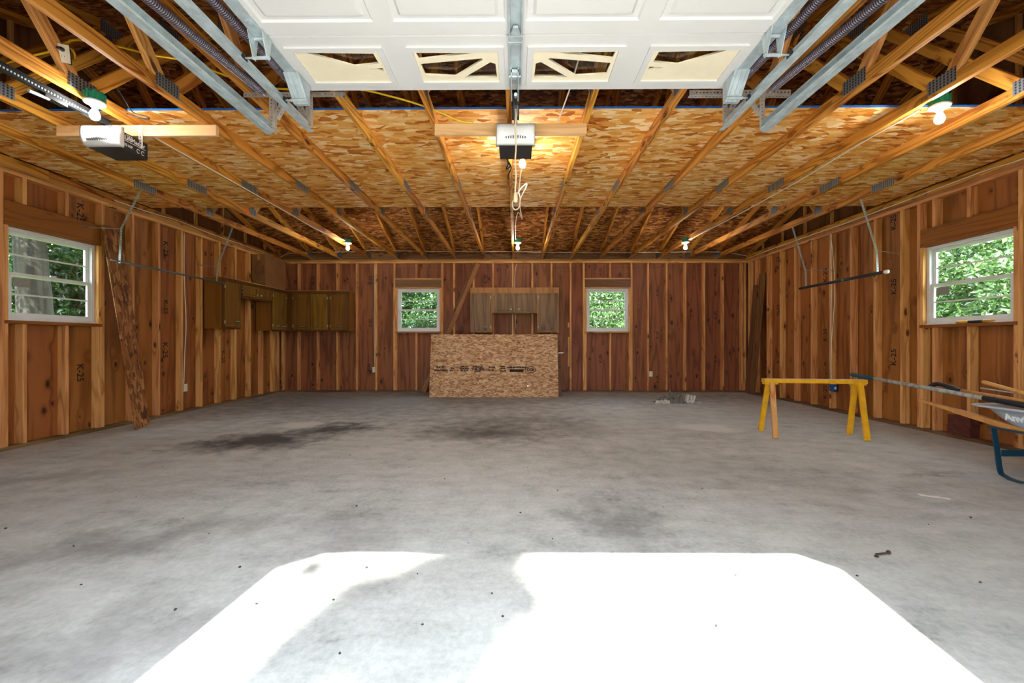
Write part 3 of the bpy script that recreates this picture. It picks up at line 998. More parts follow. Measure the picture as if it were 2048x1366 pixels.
# perforated-angle hangers, one cluster either side of the open door
def perforated(L, wd=0.034, pitch_=0.024):
    hs = []
    n = int((L - 0.02) / pitch_)
    for k in range(n):
        cx = -L / 2 + 0.016 + k * pitch_
        hs.append([(cx + 0.006 * math.cos(t), 0.006 * math.sin(t)) for t in (math.pi * 2 * j / 6 for j in range(6))])
    return outline_mesh('perforated', [(-L / 2, -wd / 2), (L / 2, -wd / 2), (L / 2, wd / 2), (-L / 2, wd / 2)], hs, 0.002)
def pangle(name, p0, p1, face, parent, flange=(0, 0, 1)):
    """angle iron from p0 to p1; one leg faces `face`, the other leg runs back from its edge towards `flange`"""
    p0, p1 = Vector(p0) - parent.location, Vector(p1) - parent.location
    x = (p1 - p0).normalized()
    z = Vector(face)
    z = (z - z.dot(x) * x).normalized()
    y = z.cross(x)
    L = (p1 - p0).length
    me = perforated(L)
    a = obj(name, me, 'perforated_zinc', parent, mat=frame3(x, y, z, (p0 + p1) / 2))
    obj('flange', me, None, a, mat=frame3((1, 0, 0), (0, 0, -1), (0, 1, 0), (0, 0.017, -0.017)))
    return a
for q, nm in ((-1, 'OSB strip'), (1, 'sawhorse')):
    h = empty('track_hanger', (q * 1.55, 2.93, ZT), label='perforated steel hanger holding door tracks, %s side' % nm, category='hanger', group='track hangers')
    F = (0, -1, 0)
    pangle('crossbar', (q * 1.88, 2.93, ZT - 0.022), (q * 1.19, 2.93, ZT - 0.022), F, h)
    pangle('dropper', (q * 1.682, 2.925, ZT - 0.02), (q * 1.682, 2.925, 2.505), F, h)
    pangle('dropper', (q * 1.43, 2.925, ZT - 0.02), (q * 1.43, 2.925, 2.555), F, h)
    pangle('brace', (q * 1.585, 2.922, ZT - 0.045), (q * 1.66, 2.922, 2.61), F, h)
    pangle('brace', (q * 1.53, 2.927, ZT - 0.04), (q * 1.445, 2.927, 2.61), F, h)
# extension springs
def spring(x, y0, z0, y1, z1, r, label, wire=0.0045):
    n = int((Vector((0, y1, z1)) - Vector((0, y0, z0))).length / 0.0125)
    pts = []
    for i in range(n * 8 + 1):
        t = i / (n * 8)
        a = i * 2 * math.pi / 8
        pts.append((x + r * math.cos(a), y0 + (y1 - y0) * t, z0 + (z1 - z0) * t + r * math.sin(a)))
    t = empty('extension_spring', (x, y1, z1), label=label, category='spring', group='door extension springs')
    cobj('coil', MB().tube(pts, wire, 5), 'spring_steel', t, True)
    cobj('end_hook', MB().tube([(x, y1 - 0.02, z1 + r), (x, y1 + 0.015, z1), (x, y1 + 0.035, z1 - 0.01), (x, y1 + 0.05, z1 + 0.005)], 0.005, 6), 'galvanised', t)
spring(-1.715, 1.0, 2.565, 2.86, 2.752, 0.021, 'dark coiled extension spring beside the closed door by the labelled opener')
spring(1.715, 1.0, 2.565, 2.86, 2.752, 0.021, 'dark coiled extension spring next to the track on the wheelbarrow side')
spring(-1.455, 1.3, 2.66, 2.88, 2.752, 0.021, 'extension spring tucked behind the open door track, OSB strip side')
spring(1.455, 1.3, 2.66, 2.88, 2.752, 0.021, 'extension spring tucked behind the open door track, sawhorse side')

# ================================================================== DOOR OPENERS
for xa, xb, nm in ((-3.66, -2.38, 'beneath the trusses above the labelled opener'), (-0.64, 0.56, 'beneath the trusses behind the middle opener')):
    board('cross_board', (xa, 3.385, ZT - 0.0455), (xb, 3.385, ZT - 0.0455), 0.086, 0.036, (0, 0, 1), 'pale_board', None,
          label='pale wooden board nailed ' + nm, category='board', group='opener mounting boards')
def opener(x, label, lettered):
    o = empty('door_opener', (x, 3.2, 2.53), label=label, category='opener')
    bw = 0.125
    cobj('chassis', MB().box(x - bw, x + bw, 3.21, 3.44, 2.535, 2.665), 'opener_black', o)
    # white cover with a swept front
    prof = [(3.215, 2.69), (3.175, 2.688), (3.150, 2.672), (3.140, 2.64), (3.143, 2.60), (3.155, 2.565), (3.178, 2.545), (3.215, 2.538)]
    rings = []
    for k, (dx, s) in enumerate(((-0.142, 0.72), (-0.135, 0.9), (-0.11, 1.0), (-0.05, 0.93), (0.0, 0.9), (0.05, 0.93), (0.11, 1.0), (0.135, 0.9), (0.142, 0.72))):
        rings.append([(x + dx, 3.215 + (py - 3.215) * s, 2.614 + (pz - 2.614) * (0.9 + 0.1 * s)) for py, pz in prof])
    co = cobj('cover', MB().loft(rings), 'opener_white', o, True)
    for k in range(9):
        vx = x + (k - 4) * 0.0175
        cobj('vent_slot', MB().box(vx - 0.003, vx + 0.003, 3.138, 3.152, 2.566, 2.566 + 0.010 + 0.005 * (4 - abs(k - 4)) / 2), 'opener_black', co)
    # perforated brackets up to the board
    for q in (-1, 1):
        pangle('bracket', (x + q * 0.137, 3.362, 2.60), (x + q * 0.137, 3.362, ZT - 0.005), (0, -1, 0), o)
    # rail to the front wall with its chain
    ra = cobj('rail', MB().box(x - 0.014, x + 0.014, YF + 0.02, 3.24, 2.705, 2.745).box(x - 0.026, x + 0.026, YF + 0.02, 3.24, 2.745, 2.751), 'rail_black', o)
    ch = MB()
    for k in range(60):
        yy = 2.0 + k * 0.019
        ch.box(x + 0.0141, x + 0.0175, yy, yy + 0.009, 2.718, 2.728)
    cobj('chain', ch, 'galvanised', ra)
    cobj('trolley', MB().box(x - 0.022, x + 0.022, 2.78, 2.92, 2.682, 2.704), 'rail_black', o)
    cobj('lift_arm', MB().tube([(x, 2.82, 2.684), (x, 2.70, 2.63)] if not lettered else [(x, 2.82, 2.684), (x, 2.70, 2.67)], 0.011, 8), 'galvanised', o)
    if lettered:
        fx = x + bw + 0.0006
        X, Y, Z = (0, 1, 0), (0, 0, 1), (1, 0, 0)
        for txt, size, y, z, bold in (('LiftMaster', 0.044, 3.325, 2.630, 0.0011), ('1/2 H.P.', 0.026, 3.268, 2.575, 0.0009), ('CHAMBERLAIN', 0.008, 3.275, 2.653, 0.0002)):
            obj('lettering', text_mesh(txt, size, 0.0003, bold), 'print_white', o, mat=frame3(X, Y, Z, Vector((fx, y, z)) - o.location))
        cobj('underline', MB().box(fx - 0.0003, fx + 0.0003, 3.235, 3.42, 2.604, 2.608), 'print_white', o)
        for yy in (3.355, 3.395):
            dm = MB()
            for k in range(9):
                a = R(40 + k * 32)
                dm.box(fx - 0.0003, fx + 0.0003, yy + 0.013 * math.cos(a) - 0.003, yy + 0.013 * math.cos(a) + 0.003, 2.572 + 0.015 * math.sin(a) - 0.003, 2.572 + 0.015 * math.sin(a) + 0.003)
            cobj('dial_mark', dm, 'print_white', o)
        cobj('lens_badge', MB().prism([(x + 0.085, 2.67), (x + 0.112, 2.672), (x + 0.112, 2.648), (x + 0.095, 2.655)], 3.140, 3.153, 'Y'), 'opener_black', co)
    return o
opener(-3.115, 'white and black garage door opener with lettering on its side', True)
opener(0.0, 'white and black garage door opener hanging over the middle', False)

# release rope with its knot
rp = empty('pull_rope', (0.0, 2.98, 2.68), label='cream pull rope with knotted end hanging below the middle opener', category='rope')
cobj('rope', MB().tube([(0.003 * math.sin(k * 0.9), 2.98, 2.69 - k * 0.03) for k in range(21)], 0.006, 6), 'rope_cream', rp, True)
cobj('knot', MB().lathe([(0.004, 2.11), (0.013, 2.10), (0.016, 2.06), (0.012, 2.04), (0.003, 2.035)], 10, (0, 2.98, 0)), 'rope_cream', rp, True)
thing_tube('black_cable', [(-0.07, 3.40, 2.53), (-0.06, 3.40, 2.48), (-0.075, 3.40, 2.44), (-0.045, 3.40, 2.46), (-0.06, 3.40, 2.50), (-0.035, 3.40, 2.45), (-0.055, 3.40, 2.40), (-0.06, 3.40, 2.36)], 0.006, 'cord_black', 'black cable bunched under the middle opener', 'cable')

# ================================================================== LAMPS
def lamp(x, y, z, label, tilt=0.0):
    o = empty('bulb_lamp', (x, y, z), label=label, category='lamp', group='bare bulb lamps')
    b = MB().lathe([(0.050, 0.0), (0.050, 0.055)], 16)
    for k in range(8):
        a = 2 * math.pi * k / 8
        b.box(0.05 * math.cos(a) - 0.008, 0.05 * math.cos(a) + 0.008, 0.05 * math.sin(a) - 0.008, 0.05 * math.sin(a) + 0.008, 0.012, 0.066)
    obj('junction_box', b, 'box_green', o)
    obj('lampholder', MB().lathe([(0.062, 0.0), (0.066, -0.006), (0.058, -0.016), (0.026, -0.024), (0.022, -0.040), (0.018, -0.040)], 20).mesh('lampholder', True), 'ceramic', o)
    obj('bulb', MB().lathe([(0.012, -0.036), (0.014, -0.052), (0.024, -0.072), (0.030, -0.092), (0.029, -0.108), (0.020, -0.124), (0.006, -0.130)], 14).mesh('bulb', True), 'bulb_glow', o)
    return o
lamp(-2.985, 3.00, 2.765, 'lit bare bulb lamp above the lettered opener')
lamp(3.055, 3.10, 2.765, 'lit bare bulb lamp near the blue-edged OSB on the wheelbarrow side')
lamp(0.062, 3.86, 2.765, 'lit bare bulb lamp just behind the middle opener')
lamp(-2.905, 7.36, 2.775, 'lit bare bulb lamp far back near the corner cabinets')
lamp(0.035, 7.36, 2.775, 'lit bare bulb lamp far back above the grey-doored cabinet')
lamp(2.92, 7.36, 2.775, 'lit bare bulb lamp far back towards the bare corner')

# ================================================================== WIRING
Wt = 'wire_white'
thing_tube('electric_wire', [(-4.85, 8.75, 2.80), (-4.546, 8.72, 2.885), (-3.409, 8.72, 2.905), (-3.048, 8.72, 2.93), (-2.79, 8.72, 2.935), (-1.348, 8.72, 2.905), (-0.013, 8.72, 2.90), (0.705, 8.72, 2.888), (1.728, 8.72, 2.885), (3.055, 8.72, 2.885), (4.176, 8.72, 2.885), (4.735, 8.72, 2.80)], 0.006, Wt, 'white wire strung across the trusses along the back wall', 'wire')
thing_tube('electric_wire', [(-3.035, 3.46, 2.782), (-3.04, 3.80, 2.782), (-3.03, 4.59, 2.778), (-3.04, 5.66, 2.782), (-3.03, 6.6, 2.778), (-2.93, 7.3, 2.80)], 0.006, Wt, 'white wire running under the truss to the lamp by the corner cabinets', 'wire')
thing_tube('electric_wire', [(3.00, 3.2, 2.782), (2.99, 3.76, 2.782), (3.02, 4.64, 2.778), (3.0, 6.06, 2.782), (2.95, 7.3, 2.80)], 0.006, Wt, 'white wire running under the truss to the lamp towards the bare corner', 'wire')
thing_tube('electric_wire', [(4.81, 2.9, 2.80), (4.815, 4.077, 2.798), (4.81, 4.459, 2.815), (4.81, 5.378, 2.80), (4.81, 6.177, 2.79), (4.81, 7.255, 2.798), (4.81, 8.612, 2.80)], 0.006, Wt, 'white wire along the top of the wheelbarrow wall', 'wire')
thing_tube('electric_wire', [(-4.93, 5.2, 2.80), (-4.93, 5.709, 2.805), (-4.93, 6.223, 2.83), (-4.93, 6.838, 2.805), (-4.93, 7.587, 2.81), (-4.93, 8.6, 2.80)], 0.006, Wt, 'white wire along the top of the wall above the corner cabinets', 'wire')
thing_tube('electric_wire', [(-4.953, 6.335, 2.69), (-4.953, 6.33, 2.2), (-4.945, 6.333, 1.796), (-4.94, 6.345, 1.536), (-4.94, 6.35, 1.237), (-4.945, 6.335, 0.938), (-4.96, 6.335, 0.43)], 0.006, Wt, 'white wire down the stud beside the outlet behind the OSB strip', 'wire')
thing_tube('electric_wire', [(4.835, 6.575, 2.705), (4.83, 6.57, 2.302), (4.82, 6.545, 1.993), (4.83, 6.575, 1.392), (4.82, 6.55, 1.012), (4.83, 6.575, 0.632), (4.835, 6.56, 0.43)], 0.006, Wt, 'white wire down the stud to the outlet with the blue charger', 'wire')
thing_tube('electric_wire', [(4.835, 6.585, 2.705), (4.828, 6.50, 2.1), (4.81, 6.48, 1.6), (4.83, 6.565, 1.0), (4.835, 6.58, 0.45)], 0.005, Wt, 'second slack white wire beside the stud wire at the blue charger', 'wire')
thing_tube('electric_wire', [(-2.975, 8.955, 2.70), (-2.965, 8.95, 2.361), (-2.972, 8.95, 1.729), (-2.965, 8.95, 1.097), (-2.968, 8.955, 0.52)], 0.006, Wt, 'white wire down the back wall beside the corner cabinets', 'wire')
thing_tube('electric_wire', [(0.029, 8.955, 2.70), (-0.013, 8.95, 2.515), (-0.024, 8.945, 1.937), (-0.003, 8.95, 1.517), (-0.034, 8.95, 1.1), (-0.034, 8.95, 0.6)], 0.006, Wt, 'white wire down the back wall behind the grey-doored cabinet', 'wire')
thing_tube('electric_wire', [(0.11, 3.86, 2.80), (0.05, 3.82, 2.60), (0.03, 3.8, 2.42), (0.0, 3.8, 2.36), (-0.03, 3.8, 2.29), (-0.01, 3.8, 2.24), (0.03, 3.8, 2.26), (0.04, 3.8, 2.34), (0.03, 3.85, 2.42), (0.09, 3.95, 2.52), (0.10, 3.95, 2.50), (0.04, 4.0, 2.38), (0.06, 4.3, 2.32), (0.07, 4.8, 2.45), (0.03, 5.4, 2.70), (0.0, 6.2, 2.782), (0.0, 7.25, 2.80)], 0.0055, Wt, 'cream wire looped below the lamp behind the middle opener', 'wire')
thing_tube('electric_wire', [(0.42, 2.6, 2.92), (0.40, 3.0, 2.90), (0.36, 3.25, 2.84), (0.33, 3.37, 2.792)], 0.006, Wt, 'short white wire running down to the pale middle board', 'wire')
thing_tube('yellow_cord', [(-4.6, 3.25, 3.0), (-4.25, 3.25, 3.13), (-3.95, 3.2, 3.15), (-3.70, 3.2, 3.22), (-3.50, 3.2, 3.27), (-3.32, 3.15, 3.30), (-3.33, 3.1, 3.24), (-3.25, 3.1, 3.20), (-3.28, 3.15, 3.17), (-3.36, 3.2, 3.22), (-3.32, 3.15, 3.31), (-3.0, 3.15, 3.27), (-2.72, 3.15, 3.20), (-2.45, 3.15, 3.15), (-2.15, 3.2, 3.06), (-1.80, 3.2, 2.97), (-1.27, 3.25, 3.0), (-0.96, 3.25, 2.94), (-0.655, 3.28, 2.86), (-0.45, 3.34, 2.80), (-0.334, 3.365, 2.793)], 0.0075, 'cord_yellow', 'yellow extension cord draped through the roof trusses', 'cord')
thing_tube('opener_cord', [(-2.99, 3.10, 2.88), (-2.98, 3.16, 2.95), (-2.96, 3.2, 2.90), (-2.93, 3.24, 2.82), (-2.85, 3.26, 2.80), (-2.83, 3.27, 2.785), (-2.88, 3.25, 2.78), (-2.96, 3.22, 2.80)], 0.005, 'cord_black', 'thin black cord looped beside the lamp above the lettered opener', 'cord')

def outlet(name, loc, nrm, label, charger=False):
    z = Vector(nrm)
    x = Vector((0, 0, 1)).cross(z)
    mt = frame3(x, (0, 0, 1), z, loc)
    o = empty(name, label=label, category='outlet', group='wall outlets')
    o.matrix_world = mt
    obj('box', MB().box(-0.03, 0.03, -0.05, 0.05, -0.05, 0.0), 'plate_black', o)
    obj('cover_plate', MB().prism([(-0.036, -0.056), (0.036, -0.056), (0.036, 0.056), (-0.036, 0.056)], 0.0, 0.006, 'Z'), 'outlet_ivory', o)
    for s in (-0.02, 0.02):
        so = obj('socket', MB().lathe([(0.016, 0.006), (0.016, 0.009)], 12, (0, s, 0)), 'outlet_ivory', o)
        obj('slot', MB().box(-0.007, -0.005, s - 0.004, s + 0.006, 0.009, 0.0095).box(0.005, 0.007, s - 0.004, s + 0.006, 0.009, 0.0095), 'plate_black', so)
    return o
outlet('wall_outlet', (2.835, YB + 0.01, 0.385), (0, -1, 0), 'ivory outlet low on the back wall towards the bare corner')
outlet('wall_outlet', (-2.99, YB + 0.03, 0.47), (0, -1, 0), 'small outlet low on the back wall under the corner cabinets')
outlet('wall_outlet', (XL - 0.01, 6.375, 0.37), (1, 0, 0), 'ivory outlet low on the wall near the leaning OSB strip')
outlet('wall_outlet', (XR + 0.005, 6.545, 0.36), (-1, 0, 0), 'ivory outlet low on the wall behind the yellow sawhorse')
outlet('wall_outlet', (-3.04, 2.84, 3.00), (0.55, -0.75, -0.35), 'ivory outlet fixed to a truss above the lettered opener')
pg = obj('power_plug', MB().tube([(0, 0, 0), (0, 0, 0.03), (-0.02, 0.0, 0.045)], [0.014, 0.012, 0.006], 8), 'cord_black', None, label='black plug in the outlet fixed to the truss', category='plug')
pg.matrix_world = Matrix.Translation((-3.035, 2.83, 3.02)) @ Vector((0.55, -0.75, -0.35)).to_track_quat('Z', 'Y').to_matrix().to_4x4()
ch = empty('plug_charger', (XR - 0.01, 6.545, 0.36), label='blue plug-in charger in the outlet behind the sawhorse', category='charger')
obj('body', MB().box(-0.05, 0.0, -0.10, -0.005, -0.05, 0.055), 'charger_blue', ch)
obj('status_window', MB().box(-0.045, -0.015, -0.1008, -0.1, -0.015, 0.025), 'print_white', ch)

# ================================================================== CABINETS
def door_leaf(name, parent, w_, h_, mt, matn, pull, hinge_x, groove=True, knob=None):
    """cabinet door in local XZ, front towards -y, origin at lower middle"""
    b = MB()
    T = 0.018
    def ring(s, c, y):
        x0, x1, z0, z1 = -w_ / 2 + s, w_ / 2 - s, s, h_ - s
        return [(x0 + c, y, z0), (x1 - c, y, z0), (x1, y, z0 + c), (x1, y, z1 - c), (x1 - c, y, z1), (x0 + c, y, z1), (x0, y, z1 - c), (x0, y, z0 + c)]
    rings = [ring(0, 0.001, 0.0), ring(0, 0.001, -T + 0.003), ring(0.004, 0.001, -T)]
    if groove:
        rings += [ring(0.034, 0.03, -T), ring(0.036, 0.03, -T + 0.008), ring(0.044, 0.03, -T + 0.008), ring(0.046, 0.03, -T)]
    b.loft(rings)
    d = obj(name, b, matn, parent, mat=mt)
    if knob is not None:
        obj('knob', MB().lathe([(0.006, -T), (0.006, -T - 0.012), (0.016, -T - 0.018), (0.017, -T - 0.026), (0.010, -T - 0.032), (0.003, -T - 0.033)], 12, (knob[0], 0, knob[1]), 'Y').mesh('knob', True), 'knob_metal', d)
    if pull is not None:
        px, pz = pull
        bp = MB().prism([(px - 0.06, pz), (px - 0.03, pz + 0.014), (px, pz + 0.022), (px + 0.03, pz + 0.014), (px + 0.06, pz), (px + 0.03, pz - 0.014), (px, pz - 0.022), (px - 0.03, pz - 0.014)], -T - 0.003, -T, 'Y')
        bo = obj('pull_backplate', bp, 'plate_black', d)
        obj('pull_bar', MB().tube([(px - 0.04, -T - 0.003, pz), (px - 0.03, -T - 0.018, pz), (px + 0.03, -T - 0.018, pz), (px + 0.04, -T - 0.003, pz)], 0.0065, 8).mesh('pull_bar', True), 'knob_metal', bo)
    if hinge_x:
        for z in (0.08, h_ - 0.08):
            x0 = hinge_x * (w_ / 2)
            obj('hinge', MB().box(x0 - 0.006, x0 + 0.006, -T - 0.004, -0.002, z - 0.025, z + 0.025), 'hinge_metal', d)
    return d
def cabinet(label, size, mt, doors, matb='cab_side', mdoor='cab_front', mframe='cab_frame', top=True, edge=True):
    """wall cabinet: local x across, z up, front face at y=0 and body behind (+y); origin lower left front"""
    W, Dp, H = size
    o = empty('wall_cabinet', label=label, category='cabinet')
    o.matrix_world = mt
    t = 0.016
    obj('side_panel', MB().box(0.0, t, 0.018, Dp, 0, H), matb, o)
    obj('side_panel', MB().box(W - t, W, 0.018, Dp, 0, H), matb, o)
    obj('bottom_panel', MB().box(t, W - t, 0.018, Dp, 0.012, 0.028), mframe, o)
    obj('top_panel', MB().box(t, W - t, 0.018, Dp, H - 0.022, H - 0.006), mframe, o)
    obj('back_panel', MB().box(t, W - t, Dp - 0.008, Dp, 0.028, H - 0.022), matb, o)
    fr = MB()
    holes = [(d[0] + 0.012, d[0] + d[1] - 0.012, 0.04, H - 0.075) for d in doors]
    for a, c, d, e in rects_minus(0.0, W, 0.0, H, holes):
        fr.box(a, c, 0.0, 0.018, d, e)
    obj('face_frame', fr, mframe, o)
    if edge:
        obj('top_edging', MB().box(-0.004, W + 0.004, -0.022, Dp, H, H + 0.012), 'edge_wood', o)
    for d in doors:
        x0, w_, hx, pull, knob = d
        door_leaf('door', o, w_, H - 0.09, Matrix.Translation((x0 + w_ / 2, 0.0, 0.028)), mdoor, pull, hx, True, knob)
    return o
def on_left(y, z):      # front faces +X
    return frame3((0, 1, 0), (-1, 0, 0), (0, 0, 1), (XL + 0.30, y, z))
def on_back(x, z):
    return frame3((1, 0, 0), (0, 1, 0), (0, 0, 1), (x, YB - 0.30, z))
cabinet('tall brown wall cabinet at the near end of the corner run', (0.44, 0.298, 0.82), on_left(6.75, 1.27), [(0.03, 0.38, -1, (0.09, 0.10), None)])
cabinet('short brown wall cabinet with two knobs, bridging the corner run', (0.915, 0.298, 0.275), on_left(7.192, 1.815), [(0.03, 0.425, -1, None, (0.15, 0.05)), (0.46, 0.425, 1, None, (-0.15, 0.05))])
cabinet('narrow two-door brown cabinet in the corner, on the window wall', (0.548, 0.298, 0.82), on_left(8.109, 1.27), [(0.02, 0.235, -1, (0.02, 0.07), None), (0.265, 0.235, 1, (-0.02, 0.07), None)])
cabinet('two-door brown cabinet in the corner, on the back wall', (0.855, 0.298, 0.82), on_back(-4.657, 1.27), [(0.125, 0.335, -1, (0.04, 0.075), None), (0.49, 0.335, 1, (-0.04, 0.075), None)])
cabinet('single-door brown cabinet ending the run on the back wall', (0.405, 0.298, 0.82), on_back(-3.80, 1.27), [(0.03, 0.325, -1, (0.0, 0.075), None)])
bx = empty('cardboard_box', (-4.83, 8.34, 2.103), label='tall brown cardboard box standing on the corner cabinets', category='box')
cobj('carton', MB().box(-4.955, -4.70, 7.97, 8.655, 2.103, 2.705), 'cardboard', bx)
cobj('tape_seam', MB().box(-4.85, -4.80, 7.9690, 7.9697, 2.60, 2.705), 'edge_wood', bx)
for i, (txt, size) in enumerate((('', 0.05), ('DOUBLE WALL', 0.028), ('TOP LOAD ONLY FOR THIS CARTON', 0.026), ('DO NOT STACK OR CLAMP HERE', 0.024), ('THANK YOU', 0.026))):
    obj('lettering', text_mesh(txt.upper() if i else 'Thermal', size * 0.92, 0.0003, 0.0002), 'print_black', bx, mat=frame3((0, 0, 1), (-1, 0, 0), (0, -1, 0), Vector((-4.745 - i * 0.036, 7.9690, 2.40)) - bx.location))

# the grey-doored cabinet hung on the back wall
hx0, hx1, hz0, hz1, hy = -0.927, 0.88, 1.248, 2.162, YB - 0.30
hu = empty('wall_cabinet', (hx0, hy, hz0), label='bridge-shaped cabinet with faded grey-brown doors above the OSB sheet', category='cabinet')
fr = MB()
cut = (-0.475, 0.44, 0.0, 1.640)
dh = [(-0.905, -0.52, 1.29, 2.03), (-0.455, -0.025, 1.67, 2.03), (0.0, 0.415, 1.67, 2.03), (0.475, 0.855, 1.29, 2.03)]
for a, c, d, e in rects_minus(hx0, hx1, hz0, hz1, [cut, *dh]):
    fr.box(a, c, hy, hy + 0.018, d, e)
cobj('face_frame', fr, 'hutch_frame', hu)
for xx, z0 in ((hx0, hz0), (-0.491, hz0), (0.440, hz0), (hx1 - 0.016, hz0)):
    cobj('side_panel', MB().box(xx, xx + 0.016, hy + 0.0185, YB - 0.003, z0, hz1), 'hutch_frame', hu)
for a, c, z in ((hx0 + 0.017, -0.492, hz0 + 0.01), (-0.474, 0.439, 1.645), (0.457, hx1 - 0.017, hz0 + 0.01)):
    cobj('bottom_panel', MB().box(a, c, hy + 0.0185, YB - 0.003, z, z + 0.014), 'hutch_frame', hu)
cobj('top_panel', MB().box(hx0 + 0.017, hx1 - 0.017, hy + 0.0185, YB - 0.003, hz1 - 0.02, hz1 - 0.004), 'hutch_frame', hu)
for i, (a, c, z0, z1) in enumerate(dh):
    w_, h_ = c - a + 0.03, z1 - z0 + 0.03
    mt = Matrix.Translation(Vector(((a + c) / 2, hy, z0 - 0.015)) - hu.location)
    pull = {0: (0.10, 0.085), 3: (-0.09, 0.085)}.get(i)
    knob = {1: (0.145, 0.06), 2: (-0.145, 0.06)}.get(i)
    door_leaf('door', hu, w_, h_, mt, 'hutch_door', pull, 1 if i % 2 == 0 and i == 0 else (-1 if i == 3 else 0), True, knob)

# ================================================================== SHEETS AND PLANKS
# printed OSB sheet leaning in front of the back wall
lean = math.asin(0.20 / 1.22)
so = empty('osb_sheet', (-0.416, 8.105, 0.0), label='large printed OSB sheet leaning below the grey-doored cabinet', category='board')
so.rotation_euler = (R(90) - lean, 0, 0)
obj('sheet', MB().box(-1.23, 1.23, 0.004, 1.22, -0.012, 0.0), 'sheet_osb', so)
def sprint(txt, size, x, y, bold=0.001):
    obj('lettering', text_mesh(txt, size, 0.0004, bold), 'print_black', so, (x, y, 0.0006))
for x, y, s, t in ((-1.02, .575, .044, 'RATED'), (-1.02, .515, .038, 'SHEATHING'), (-0.80, .56, .026, '24/16'), (-0.80, .515, .034, 'EXP 1'),
                   (-0.57, .592, .022, 'SIZED FOR'), (-0.57, .555, .034, 'SPACING'), (-0.57, .515, .036, '48 X 96'), (-0.31, .58, .042, 'STRAND'), (-0.31, .535, .046, 'THIS SIDE'), (-0.31, .495, .030, 'DOWN'),
                   (-0.04, .575, .030, 'FLOOR'), (-0.06, .52, .024, 'MILL 425'), (0.17, .59, .022, 'PANEL'), (0.17, .555, .022, 'GRADE'), (0.17, .505, .032, 'PS 2-92'),
                   (0.43, .575, .026, 'OTHER MARKS ON FACE')):
    sprint(t, s * 1.25, x, y, 0.0034)
obj('ink_bar', MB().box(0.30, 0.57, 0.485, 0.54, 0.0, 0.0006), 'print_black', so)
el = [(0.70 + 0.105 * math.cos(t), .53 + 0.062 * math.sin(t)) for t in (2 * math.pi * k / 40 for k in range(40))]
el2 = [(0.70 + 0.094 * math.cos(t), .53 + 0.052 * math.sin(t)) for t in (2 * math.pi * k / 40 for k in range(40))]
obj('oval_mark', outline_mesh('oval_mark', el, [el2], 0.0008), 'print_black', so, (0, 0, 0.0006))
sprint('OSB', 0.075, 0.70, .527, 0.003)
obj('screw_head', MB().lathe([(0.012, 0.0), (0.012, 0.002)], 10, (0.65, 0.22, 0)), 'knob_metal', so)
# panel stacked behind it
bp = empty('plywood_panel', (-0.36, 8.30, 0.0), label='dark plywood panel mostly hidden behind the printed OSB sheet', category='board')
bp.rotation_euler = (R(90) - R(12), 0, 0)
obj('panel', MB().box(-1.22, 1.25, 0.004, 1.10, -0.012, 0.0), 'old_plank', bp)
board('paint_stick', (0.83, 8.28, 0.845), (0.93, 8.30, 0.845), 0.025, 0.006, (0, 0, 1), 'paper_white', None, label='short white stick poking out beside the printed OSB sheet', category='stick')
# two planks leaning sideways against the back wall
board('leaning_plank', (-1.975, 8.80, 0.03), (-0.85, 8.905, 2.70), 0.09, 0.036, (0, 1, 0), 'old_plank', None, label='brown plank slanting up beside the grey-doored cabinet, upper one', category='plank', group='slanting planks')
board('leaning_plank', (-1.90, 8.76, 0.03), (-0.78, 8.86, 2.68), 0.09, 0.036, (0.9, 0.0, -0.4), 'plank_brown', None, label='brown plank slanting up beside the grey-doored cabinet, lower one', category='plank', group='slanting planks')
# OSB strip leaning at the near window
sp = empty('osb_strip', label='narrow rough OSB strip leaning beside the window near the corner cabinets', category='board')
a0, a1 = Vector((-4.60, 5.22, 0.0)), Vector((-4.945, 5.15, 2.46))
yy = (a1 - a0).normalized()
xx = Vector((-0.1, 1, 0))
xx = (xx - xx.dot(yy) * yy).normalized()
zz = xx.cross(yy)
L = (a1 - a0).length
sp.matrix_world = frame3(yy, xx, -zz, a0)
obj('strip', MB().prism([(0.0, -0.115), (L, -0.125), (L - 0.03, 0.165), (0.02, 0.115)], -0.010, 0.0, 'Z'), 'strip_osb', sp)
# dark plank in the far corner
board('leaning_plank', (4.72, 8.55, 0.02), (4.82, 8.36, 2.40), 0.19, 0.02, (0, 1, 0.1), 'old_plank', None, label='dark wide plank leaning in the bare back corner', category='plank')
board('leaning_plank', (4.70, 8.70, 0.02), (4.825, 8.62, 2.2), 0.14, 0.02, (0, 1, 0.1), 'old_plank', None, label='second dark plank hidden behind the one in the back corner', category='plank')

